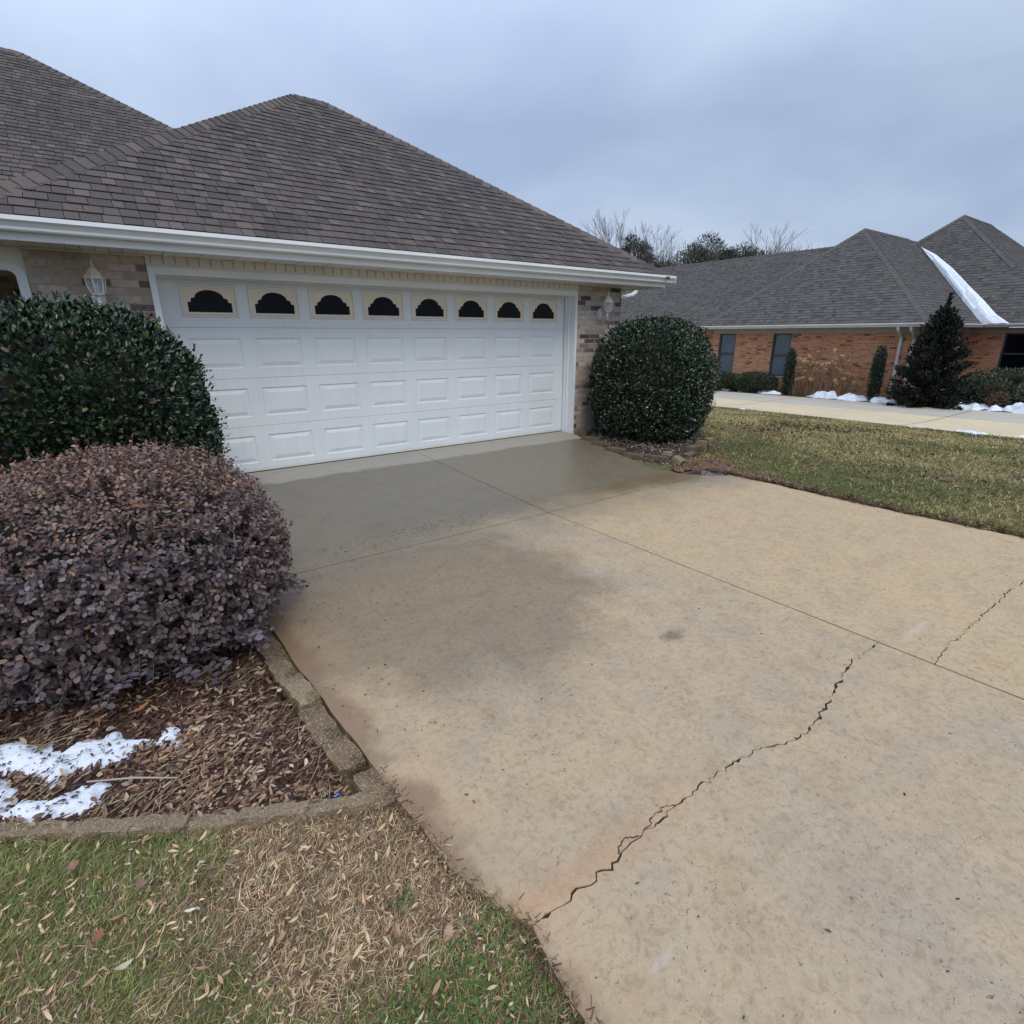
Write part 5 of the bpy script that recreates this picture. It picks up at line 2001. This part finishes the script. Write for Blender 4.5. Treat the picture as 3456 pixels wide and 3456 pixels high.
for a in [(37.8, 31.2, 13.1, "tall bare tree with upright limbs just right of the garage roof edge", 301, .34, .0, .15, 7),
          (38.8, 30.1, 11.4, "slim bare tree right behind the tallest bare one", 302, .45, .02, .11, 6),
          (39.7, 29.0, 12.0, "spreading bare tree above the left round pine", 303, .48, .03, .13, 7),
          (40.5, 27.9, 10.2, "leaning bare tree between the two pine clumps", 304, .55, .10, .10, 6),
          (41.8, 26.6, 10.9, "thin bare sapling rising from the left of the pine clump", 305, .35, .06, .07, 5),
          (43.4, 24.2, 10.5, "fine twigged bare tree behind the middle of the pine clump", 307, .6, .0, .10, 6),
          (45.0, 21.8, 11.2, "rounded bare tree standing alone at the right of the clump", 308, .42, .0, .12, 7),
          (36.4, 32.6, 11.3, "faint bare tree partly behind the garage roof edge", 309, .32, .0, .10, 6),
          (44.2, 22.8, 9.6, "low bare tree between the pine clump and the rounded one", 310, .5, .0, .09, 6)]:
    bare_tree(*a)


def pine(x, y, h, rad, label, seed, pal, zc=.62):
    rng = np.random.default_rng(seed)
    zb = float(land(x, y)) - .1
    root = empty("pine_tree", (x, y, zb), label, "tree", "pines behind the far roof")
    tr = MB()
    tr.tube([(x, y, zb), (x + .1, y, zb + h * .5), (x, y + .1, zb + h * .93)], [.20, .14, .04], 7, caps=False)
    P, X, S = [], [], []
    for i in range(54):
        t_ = rng.uniform(.30, 1.0)
        env = rad * math.sin(math.pi * min(1, (1.06 - t_) / .82)) ** .6 * rng.uniform(.55, 1.1)
        a = rng.random() * 6.28
        c = np.array([x + env * math.cos(a) * .85, y + env * math.sin(a) * .85, zb + h * t_ - .25 * rad * (env / rad) ** 2])
        tr.tube([(x, y, zb + h * t_ * .92), tuple(c)], [.035, .012], 4, caps=False)
        cr_ = rng.uniform(.36, .75) * (rad / 1.8) ** .4
        n = 190
        d_ = norm(rng.normal(size=(n, 3)))
        P.append(c + d_ * cr_ * rng.random((n, 1)) ** .5 * np.array([1.15, 1.15, .7]))
        X.append(norm(d_ + np.array([0, 0, .5]) + rng.normal(size=(n, 3)) * .4))
        S.append(rng.uniform(.12, .26, n))
    P, X, S = np.concatenate(P), np.concatenate(X), np.concatenate(S)
    scatter("crown", LEAF_LONG, P, X, norm(rng.normal(size=P.shape)), S, S * .8, pick(pal, len(P), rng, None, .25), M_leaf_mat, root)
    tr.build("trunk", M_bark, root, recalc=False)


PAL_PINE = [(.034, .052, .034), (.046, .066, .040), (.060, .076, .044), (.040, .050, .036)]
PAL_PINE2 = [(.060, .072, .044), (.075, .080, .050), (.052, .062, .040), (.085, .080, .055)]
for a in [(38.7, 30.2, 11.2, 1.9, "round topped dark pine nearest the garage roof edge", 321, PAL_PINE), (40.1, 28.4, 9.0, 2.2, "low loose pine in the gap between the clumps", 322, PAL_PINE2),
          (42.2, 26.0, 10.0, 2.4, "left pine of the broad dark clump", 323, PAL_PINE2), (43.2, 24.7, 10.8, 2.7, "tallest pine in the middle of the broad clump", 324, PAL_PINE2),
          (44.2, 23.3, 10.2, 2.2, "right pine of the broad dark clump", 325, PAL_PINE), (45.0, 22.3, 9.2, 1.7, "small pine at the foot of the rounded bare tree", 326, PAL_PINE2)]:
    pine(*a)
# the brown tangle of understorey under those trees
rng = np.random.default_rng(330)
n = 16000
t_ = rng.random(n)
px_, py_ = 36.5 + t_ * 11 + rng.normal(size=n) * 1.2, 33.0 - t_ * 12.5 + rng.normal(size=n) * 1.2
pz_ = -1.0 + rng.random(n) ** .7 * (8.4 + 1.4 * fbm(t_ * 9, t_ * 0, 3))
P = np.stack([px_, py_, pz_], 1)
X = norm(np.array([0, 0, 1.0]) + rng.normal(size=P.shape) * .35)
o = scatter("brush_thicket", BLADE, P, X, norm(rng.normal(size=P.shape)), rng.uniform(.5, 1.3, n), .035, pick([(.13, .105, .085), (.10, .085, .07), (.09, .09, .06)], n, rng), M_dry)
tag(o, kind="stuff")


# ------------------------------------------------------------------ lawns and litter
def drive_out(X, Y):
    return -in_poly(X, Y, DRIVE)[1]


CAMXY = np.array([-2.09, -6.70])
# right lawn
rng = np.random.default_rng(401)
n0 = 900000
X = rng.uniform(3.5, 12.6, n0)
Y = rng.uniform(-9.0, 9.5, n0)
dist = np.hypot(X - CAMXY[0], Y - CAMXY[1])
keep = rng.random(n0) < np.minimum(1, (6.5 / dist) ** 1.5) * .62
X, Y, dist = X[keep], Y[keep], dist[keep]
do = drive_out(X, Y)
inb, db = in_poly(X, Y, BED_R)
inc, dc = in_poly(X, Y, CLAY)
nz = fbm(X * 1.7, Y * 1.7, 81)
nzf = fbm(X * 6, Y * 6, 82)
ok = (do > -.012 + .03 * (nzf > .5)) & (db < -.04) & ((dc < .02) | (nzf > .57) | ((Y < -4.4) & (nzf > .42))) & ~((Y > -.3) & (X < 5.0)) & (nzf + .35 * nz > .40 + .10 * (np.abs(Y + 4.2) < 1.4))
edge_x = 12.42 + .12 * (fbm(Y * 2, Y * 0, 83) - .5)
ok &= X < edge_x
for px, py, rx, ry in [(5.15, -3.45, .20, .07), (5.75, -4.75, .22, .09), (6.4, -4.1, .12, .05), (5.6, -3.4, .10, .05), (6.6, -5.2, .16, .06), (5.0, -4.6, .10, .05), (6.1, -2.9, .14, .05)]:
    ok &= ((X - px) / rx) ** 2 + ((Y - py) / ry) ** 2 > .8
X, Y, dist, nz = X[ok], Y[ok], dist[ok], nz[ok]
n = len(X)
P = np.stack([X, Y, ground_z(X, Y) - .004], 1)
fl = np.clip(.42 + (fbm(X * .9, Y * .9, 84) - .5) * 2.0 - sstep(6, 10, X) * .22 + (X > 12.1) * .35, .05, .92)
gm = rng.random(n) < fl
cg = pick([(.105, .120, .036), (.140, .148, .046), (.080, .098, .030), (.17, .170, .060)], n, rng)
ctn = pick([(.43, .345, .145), (.50, .40, .185), (.32, .255, .11), (.22, .165, .08)], n, rng)
cols = np.where(gm[:, None], cg, ctn) * (.62 + .85 * fbm(X * 2.6, Y * 2.6, 85))[:, None]
xd = norm(np.stack([rng.normal(size=n), rng.normal(size=n), np.abs(rng.normal(size=n)) * .8 + .25], 1))
o = scatter("lawn_grass", BLADE, P, xd, norm(rng.normal(size=(n, 3)) * .4 + np.array([0, 0, 1])), rng.uniform(.03, .065, n) * (1 + .25 * (X > 12.1)), np.minimum(.0065 * (dist / 6) ** .8, .015), cols, M_grass)
tag(o, kind="stuff")

# front lawn: short mixed green and straw-coloured blades
rng = np.random.default_rng(402)
n0 = 330000
X = rng.uniform(-5.4, -1.36, n0)
Y = rng.uniform(-7.3, -4.0, n0)
_, d_ = in_poly(X, Y, LAWN_L)
ok = d_ > -.028 + .03 * (fbm(X * 14, Y * 14, 99) > .5)
X, Y, d_ = X[ok], Y[ok], d_[ok]
n = len(X)
straw = fbm(X * 2.3 + 5, Y * 2.3, 91) + .55 * np.exp(-(((X + 1.75) / .32) ** 2 + ((Y + 5.35) / .30) ** 2)) - .22 * np.exp(-(((X + 1.75) / .35) ** 2 + ((Y + 5.95) / .22) ** 2))
fg = np.clip(.55 - (straw - .45) * 2.2 + .7 * (fbm(X * 7, Y * 7, 96) - .5), .05, .80)
gm = rng.random(n) < fg
cg = pick([(.165, .215, .052), (.225, .255, .072), (.112, .165, .036), (.30, .28, .10)], n, rng)
cs = pick([(.54, .39, .225), (.44, .29, .16), (.33, .20, .115), (.60, .47, .29), (.22, .12, .07), (.13, .075, .048)], n, rng)
cols = np.where(gm[:, None], cg, cs) * (.55 + .9 * fbm(X * 7, Y * 7, 106))[:, None]
P = np.stack([X, Y, lawnl_z(X, Y) - .004], 1)
lie = np.where(gm, rng.uniform(.25, 1.3, n), rng.uniform(.0, .5, n))
th = rng.normal(size=n) * .9 + .6
xd = norm(np.stack([np.cos(th), np.sin(th), lie], 1))
o = scatter("front_grass", BLADE, P, xd, norm(rng.normal(size=(n, 3)) * .45 + np.array([0, 0, 1])), np.where(gm, rng.uniform(.02, .05, n), rng.uniform(.018, .06, n)), rng.uniform(.0014, .0034, n), cols, M_grass)
tag(o, kind="stuff")
# chopped leaf bits in the turf, and litter spilling over the slab's edge
n = 5200
X = rng.uniform(-3.2, -1.40, n)
Y = rng.uniform(-6.6, -4.5, n)
ok = (in_poly(X, Y, LAWN_L)[1] > .0) & (fbm(X * 4, Y * 4, 100) > .40)
X, Y = X[ok], Y[ok]
n = len(X)
P = np.stack([X, Y, lawnl_z(X, Y) + rng.uniform(.006, .026, n)], 1)
o = scatter("leaf_bits", LEAF_LONG, P, norm(rng.normal(size=(n, 3)) * np.array([1, 1, .3])), norm(rng.normal(size=(n, 3)) * .4 + np.array([0, 0, 1])), rng.uniform(.010, .026, n), rng.uniform(.008, .020, n),
            pick([(.48, .29, .16), (.33, .185, .105), (.60, .42, .25), (.17, .09, .06), (.40, .30, .23)], n, rng), M_dry, None, rng.uniform(-1, 2, n))
tag(o, kind="stuff")
n = 1100
Y = rng.uniform(-6.8, -5.0, n)
ex = np.interp(-Y, [4.75, 5.2, 5.55, 5.74, 5.84, 5.95, 6.05, 6.4, 7.5], [-1.54, -1.515, -1.49, -1.44, -1.395, -1.415, -1.425, -1.42, -1.40])
X = ex - .004 + rng.normal(size=n) * .020 + .03 * (fbm(Y * 9, Y * 0, 101) - .5)
P = np.stack([X, Y, np.where(X > ex, -.1235, -.132) + rng.uniform(.0, .014, n)], 1)
o = scatter("edge_litter", CHIP, P, norm(rng.normal(size=(n, 3)) * np.array([1, 1, .3])), norm(rng.normal(size=(n, 3)) * .4 + np.array([0, 0, 1])), rng.uniform(.008, .032, n), rng.uniform(.001, .0032, n),
            pick([(.34, .22, .13), (.22, .13, .08), (.13, .075, .045), (.42, .31, .20), (.08, .05, .03)], n, rng), M_dry)
tag(o, kind="stuff")
n = 2600
i_ = rng.random(n)
Y = rng.uniform(-7.2, -2.78, n)
ex = np.interp(-Y, [2.76, 3.04, 3.6, 4.2, 4.85, 5.32, 5.82, 6.4, 8.0], [3.78, 3.87, 3.87, 3.86, 3.85, 3.87, 3.90, 4.0, 4.2])
X = ex + .02 + np.abs(rng.normal(size=n)) * .05 - .045 * (fbm(Y * 8, Y * 0, 102) > .5)
P = np.stack([X, Y, -.118 + rng.uniform(0, .02, n)], 1)
o = scatter("edge_litter", CHIP, P, norm(rng.normal(size=(n, 3)) * np.array([1, 1, .5])), norm(rng.normal(size=(n, 3)) * .5 + np.array([0, 0, 1])), rng.uniform(.015, .06, n), rng.uniform(.003, .010, n),
            pick([(.10, .055, .035), (.16, .095, .055), (.06, .035, .022), (.10, .10, .035), (.20, .15, .07)], n, rng), M_dry)
tag(o, kind="stuff")
n = 2400
X = rng.uniform(3.4, 4.7, n)
Y = rng.uniform(-5.9, -2.35, n)
ok = (in_poly(X, Y, CLAY)[1] > -.06) & (drive_out(X, Y) > .0) & (fbm(X * 8, Y * 8, 108) > .45)
X, Y = X[ok], Y[ok]
n = len(X)
P = np.stack([X, Y, land(X, Y) + rng.uniform(.01, .035, n)], 1)
o = scatter("clay_litter", CHIP, P, norm(rng.normal(size=(n, 3)) * np.array([1, 1, .5])), norm(rng.normal(size=(n, 3)) * .5 + np.array([0, 0, 1])), rng.uniform(.015, .07, n), rng.uniform(.004, .016, n),
            pick([(.16, .075, .042), (.09, .045, .028), (.22, .14, .08), (.11, .11, .04), (.30, .24, .12)], n, rng), M_dry)
tag(o, kind="stuff")
# clover and low weeds in the near corner of the lawn
n = 5200
X = rng.uniform(-2.5, -1.42, n)
Y = rng.uniform(-6.5, -5.5, n)
ok = (in_poly(X, Y, LAWN_L)[0]) & (fbm(X * 3, Y * 3, 93) + .35 * np.exp(-((Y + 6.0) / .28) ** 2) > .62)
X, Y = X[ok], Y[ok]
n = len(X)
P = np.stack([X, Y, lawnl_z(X, Y) + rng.uniform(.008, .03, n)], 1)
o = scatter("clover", LEAF_ROUND, P, norm(rng.normal(size=(n, 3)) * np.array([1, 1, .3])), norm(rng.normal(size=(n, 3)) * .35 + np.array([0, 0, 1])), rng.uniform(.008, .016, n), .013,
            pick([(.075, .125, .030), (.10, .155, .040), (.06, .095, .026)], n, rng), M_grass)
tag(o, kind="stuff")

# mulch: chips, straw and dead leaves
rng = np.random.default_rng(403)
n0 = 62000
X = rng.uniform(-5.2, -1.64, n0)
Y = rng.uniform(-5.1, -3.1, n0)
ok = (in_poly(X, Y, BED_L)[1] > .0) & (np.maximum(in_poly(X, Y, SNOW_HI)[1], in_poly(X, Y, SNOW_LO)[1]) < .012)
dark_ = np.exp(-(((X + 1.80) / .16) ** 2 + ((Y + 4.55) / .35) ** 2))
X, Y, dark_ = X[ok], Y[ok], dark_[ok]
n = len(X)
P = np.stack([X, Y, bed_z(X, Y) + rng.uniform(0, .018, n)], 1)
cd = pick([(.062, .031, .021), (.095, .048, .033), (.13, .068, .045), (.038, .020, .015)], n, rng)
cl = pick([(.29, .175, .105), (.23, .135, .085), (.38, .26, .17), (.17, .092, .06)], n, rng)
lt = rng.random(n) < np.clip(.10 + .38 * np.exp(-(((X + 2.13) / .22) ** 2 + ((Y + 4.55) / .26) ** 2)) + .42 * sstep(-4.0, -4.5, Y) * (fbm(X * 3, Y * 3, 95) > .42) - .4 * dark_ - .12 * sstep(-4.25, -3.9, Y), .02, .7)
th = rng.normal(size=n) * .9 + .5
xd = norm(np.stack([np.cos(th), np.sin(th), rng.normal(size=n) * .22], 1))
o = scatter("mulch_chips", CHIP, P, xd, norm(rng.normal(size=(n, 3)) * .45 + np.array([0, 0, 1])), rng.uniform(.010, .042, n), rng.uniform(.003, .012, n), np.where(lt[:, None], cl, cd), M_dry)
tag(o, kind="stuff")
n = 900
X = rng.uniform(-3.4, -1.70, n)
Y = rng.uniform(-5.05, -3.95, n)
ok = (in_poly(X, Y, BED_L)[1] > .0) & (fbm(X * 2.6, Y * 2.6, 97) > .47) & ~((in_poly(X, Y, SNOW_HI)[1] > .0) | (in_poly(X, Y, SNOW_LO)[1] > .0))
X, Y = X[ok], Y[ok]
st = MB()
for x, y in zip(X, Y):
    th = rng.normal() * .55 + .55
    L_ = rng.uniform(.06, .22)
    z = float(bed_z(x, y)) + rng.uniform(.012, .03)
    c_, s_ = math.cos(th), math.sin(th)
    b_ = rng.normal() * .012
    sh = rng.uniform(.75, 1.2)
    st.tube([(x - c_ * L_ / 2, y - s_ * L_ / 2, z - .004), (x - s_ * b_, y + c_ * b_, z + rng.uniform(0, .010)), (x + c_ * L_ / 2, y + s_ * L_ / 2, z)], [.0010, .0015, .0009], 3, 0, (.33 * sh, .25 * sh, .15 * sh), False)
o = st.build("straw_litter", M_dry, None, recalc=False)
tag(o, kind="stuff")
n = 1500
X = rng.uniform(-3.4, -1.70, n)
Y = rng.uniform(-5.05, -3.5, n)
ok = (in_poly(X, Y, BED_L)[1] > .0) & (np.maximum(in_poly(X, Y, SNOW_HI)[1], in_poly(X, Y, SNOW_LO)[1]) < .012)
X, Y = X[ok], Y[ok]
n = len(X)
P = np.stack([X, Y, bed_z(X, Y) + rng.uniform(.015, .035, n)], 1)
o = scatter("leaf_litter", LEAF_LONG, P, norm(rng.normal(size=(n, 3)) * np.array([1, 1, .25])), norm(rng.normal(size=(n, 3)) * .4 + np.array([0, 0, 1])), rng.uniform(.02, .055, n), rng.uniform(.02, .05, n),
            pick([(.33, .235, .14), (.24, .14, .085), (.40, .31, .20), (.17, .095, .06), (.30, .22, .17)], n, rng), M_dry, None, rng.uniform(-1, 2.5, n))
tag(o, kind="stuff")
# debris on the snow
n = 800
X = rng.uniform(-2.9, -2.1, n)
Y = rng.uniform(-4.56, -3.92, n)
ok = (in_poly(X, Y, SNOW_HI)[1] > .015) | (in_poly(X, Y, SNOW_LO)[1] > .02)
X, Y = X[ok], Y[ok]
n = len(X)
P = np.stack([X, Y, bed_z(X, Y) + .034], 1)
o = scatter("snow_debris", LEAF_LONG, P, norm(rng.normal(size=(n, 3)) * np.array([1, 1, .1])), norm(rng.normal(size=(n, 3)) * .2 + np.array([0, 0, 1])), rng.uniform(.008, .032, n), rng.uniform(.008, .026, n),
            pick([(.05, .032, .026), (.07, .045, .035), (.12, .065, .04)], n, rng), M_dry)
tag(o, kind="stuff")
# right bed and the dark leaves blown over the far lawn
rng = np.random.default_rng(404)
n = 5200
X = rng.uniform(3.4, 6.2, n)
Y = rng.uniform(-2.5, .5, n)
ok = in_poly(X, Y, BED_R)[1] > -.12 * rng.random(n)
X, Y = X[ok], Y[ok]
n = len(X)
P = np.stack([X, Y, np.maximum(bedr_z(X, Y), ground_z(X, Y)) + rng.uniform(.005, .03, n)], 1)
grey_ = (fbm(X * 2.5, Y * 2.5, 98) > .5)
cols = np.where(grey_[:, None], pick([(.20, .165, .145), (.15, .12, .10), (.26, .21, .18)], n, rng), pick([(.14, .085, .05), (.10, .055, .035), (.20, .13, .075), (.06, .035, .025)], n, rng))
o = scatter("leaf_litter", LEAF_LONG, P, norm(rng.normal(size=(n, 3)) * np.array([1, 1, .35])), norm(rng.normal(size=(n, 3)) * .5 + np.array([0, 0, 1])), rng.uniform(.03, .075, n), rng.uniform(.03, .06, n), cols, M_dry, None, rng.uniform(-1, 2, n))
tag(o, kind="stuff")
n = 1500
X = np.concatenate([rng.uniform(4.6, 10.5, n), rng.uniform(4.3, 9.5, 350)])
Y = np.concatenate([-1.0 - (X[:n] - 5) * .22 + rng.normal(size=n) * .45, rng.uniform(-5.8, -1.5, 350)])
ok = (fbm(X * 1.6, Y * 1.6, 99) > .40) & (in_poly(X, Y, BED_R)[1] < -.05) & (drive_out(X, Y) > .15)
X, Y = X[ok], Y[ok]
n = len(X)
P = np.stack([X, Y, ground_z(X, Y) + rng.uniform(.025, .05, n)], 1)
o = scatter("blown_leaves", LEAF_ROUND, P, norm(rng.normal(size=(n, 3)) * np.array([1, 1, .5])), norm(rng.normal(size=(n, 3)) * .6 + np.array([0, 0, 1])), rng.uniform(.03, .06, n), rng.uniform(.025, .05, n),
            pick([(.05, .03, .02), (.085, .048, .03), (.13, .075, .045), (.035, .024, .018)], n, rng), M_dry, None, rng.uniform(-1, 3, n))
tag(o, kind="stuff")
# crumbs and bits on the concrete
n = 520
X = np.concatenate([rng.uniform(-1.5, 3.2, 170), rng.normal(size=250) * .55 - .1, rng.normal(size=100) * .25 - 1.35])
Y = np.concatenate([rng.uniform(-6.6, -.4, 170), -2.62 + rng.normal(size=250) * .10 - .03, -4.2 + rng.normal(size=100) * .8])
ok = (drive_out(X, Y) < -.03)
X, Y = X[ok], Y[ok]
n = len(X)
P = np.stack([X, Y, drive_z(Y) + .003], 1)
o = scatter("driveway_crumbs", LEAF_LONG, P, norm(rng.normal(size=(n, 3)) * np.array([1, 1, .12])), norm(rng.normal(size=(n, 3)) * .25 + np.array([0, 0, 1])), rng.uniform(.006, .022, n), rng.uniform(.006, .018, n),
            pick([(.045, .032, .024), (.07, .05, .035), (.03, .025, .02)], n, rng), M_dry)
tag(o, kind="stuff")


# single fallen leaves on the front lawn
def leaf_mesh(name, outline, L, W_, curl, colr):
    m = MB()
    ctr = [(i / 6, 0) for i in range(7)]
    k_ = len(outline)
    top_ = [Vector((t * L, w * W_, curl * (4 * (t - .5) ** 2) * L * .2 + abs(w) * .25 * W_)) for t, w in outline]
    bot_ = [Vector((t * L, -w * W_, curl * (4 * (t - .5) ** 2) * L * .2 + abs(w) * .25 * W_)) for t, w in outline]
    mid_ = [Vector((t * L, 0, curl * (4 * (t - .5) ** 2) * L * .2)) for t, w in outline]
    for i in range(k_ - 1):
        m.face([mid_[i], mid_[i + 1], top_[i + 1], top_[i]], 0, colr)
        m.face([mid_[i], bot_[i], bot_[i + 1], mid_[i + 1]], 0, colr)
    o = m.build(name, M_dry, None, True, recalc=False)
    return o


TAPER = [(0, .04), (.12, .22), (.35, .48), (.6, .5), (.85, .28), (1, .03)]
OAK = [(0, .03), (.15, .22), (.25, .14), (.4, .5), (.5, .28), (.65, .62), (.75, .32), (.88, .36), (1, .04)]
rng = np.random.default_rng(405)
protos = []
for i, (L_, W_, cu, c_) in enumerate([(.040, .0105, .6, (.54, .36, .20)), (.036, .0095, .3, (.46, .29, .16)), (.046, .0105, .9, (.60, .43, .26)), (.038, .012, .5, (.36, .21, .12)), (.034, .0095, -.3, (.50, .36, .235))]):
    protos.append(leaf_mesh("fallen_leaf", TAPER, L_, W_, cu, c_))
used = set()
cnt = 0
while cnt < 280:
    x, y = rng.uniform(-2.75, -1.42), rng.uniform(-6.25, -4.6)
    if in_poly(np.array([x]), np.array([y]), LAWN_L)[1][0] < .03:
        continue
    k_ = int(rng.integers(len(protos)))
    if k_ not in used:
        o = protos[k_]
        used.add(k_)
    else:
        o = protos[k_].copy()
        COL.objects.link(o)
    o.location = (x, y, float(lawnl_z(np.array([x]), np.array([y]))[0]) + rng.uniform(.014, .034))
    o.rotation_euler = (rng.normal() * .3, rng.normal() * .25, rng.normal() * .8 + .7 + math.pi * rng.integers(2))
    s_ = rng.uniform(.5, 1.05)
    o.scale = (s_, s_, s_)
    tag(o, "pale tan tapered dry leaf lying in the front lawn", "fallen leaf", "tapered dry leaves on the front lawn")
    cnt += 1
for nm, out, L_, W_, cu, c_, x, y, rz, lab in [
        ("fallen_leaf", OAK, .045, .022, 1.0, (.25, .10, .05), -2.419, -5.179, 1.2, "rusty red brown lobed leaf on the front lawn"),
        ("fallen_leaf", OAK, .045, .026, 1.6, (.24, .13, .085), -2.504, -4.843, .2, "brown star shaped leaf near the bed edging on the lawn"),
        ("fallen_leaf", TAPER, .046, .015, 1.4, (.46, .37, .26), -2.377, -5.287, .1, "large pale curled leaf on the front lawn"),
        ("fallen_leaf", OAK, .042, .030, 2.2, (.22, .135, .09), -2.29, -5.08, 2.0, "crumpled dark brown leaf on the front lawn"),
        ("fallen_leaf", TAPER, .034, .014, .5, (.66, .57, .45), -2.175, -5.232, 2.7, "whitish bleached leaf in the middle of the front lawn"),
        ("fallen_leaf", OAK, .040, .028, 1.4, (.38, .235, .15), -1.62, -5.75, 1.0, "light brown folded leaf by the driveway edge")]:
    o = leaf_mesh(nm, out, L_, W_, cu, c_)
    o.location = (x, y, float(lawnl_z(np.array([x]), np.array([y]))[0]) + .036)
    o.rotation_euler = (.2, .1, rz)
    tag(o, lab, "fallen leaf")
# things lying in the bed and on the shrub
o = leaf_mesh("fallen_leaf", OAK, .085, .022, .9, (.33, .145, .065), )
o.location = (-2.30, -4.10, float(bed_z(np.array([-2.30]), np.array([-4.10]))[0]) + .03)
o.rotation_euler = (.25, -.1, .3)
tag(o, "long orange brown curled leaf above the snow in the mulch", "fallen leaf")
o = leaf_mesh("fallen_leaf", TAPER, .105, .030, .8, (.36, .21, .125))
o.location = (-2.14, -3.72, .80)
o.rotation_euler = (.5, .55, -.5)
tag(o, "tan curled leaf caught on top of the purple shrub", "fallen leaf")
sk = MB()
sk.tube([(-2.441, -4.474, .015), (-2.30, -4.55, .012), (-2.167, -4.632, .0)], [.0035, .004, .0025], 6)
o = sk.build("dead_stick", M_casing)
o.location = (0, 0, -.085)
tag(o, "grey stick with one end on the lower snow lobe", "stick")

bp = MB()
bp.box((-.009, -.003, 0), (.009, .003, .003))
bp.box((.001, -.007, .0026), (.006, .0035, .0055))
o = bp.build("plastic_scrap", simple("blue_plastic", (.05, .20, .62), (.04, .16, .5), 30, .4, 0))
o.location = (-1.695, -5.035, float(bed_z(np.array([-1.695]), np.array([-5.0]))[0]) + .025)
o.rotation_euler = (.2, .1, .5)
tag(o, "small bright blue plastic scrap in the mulch by the bed corner", "litter")
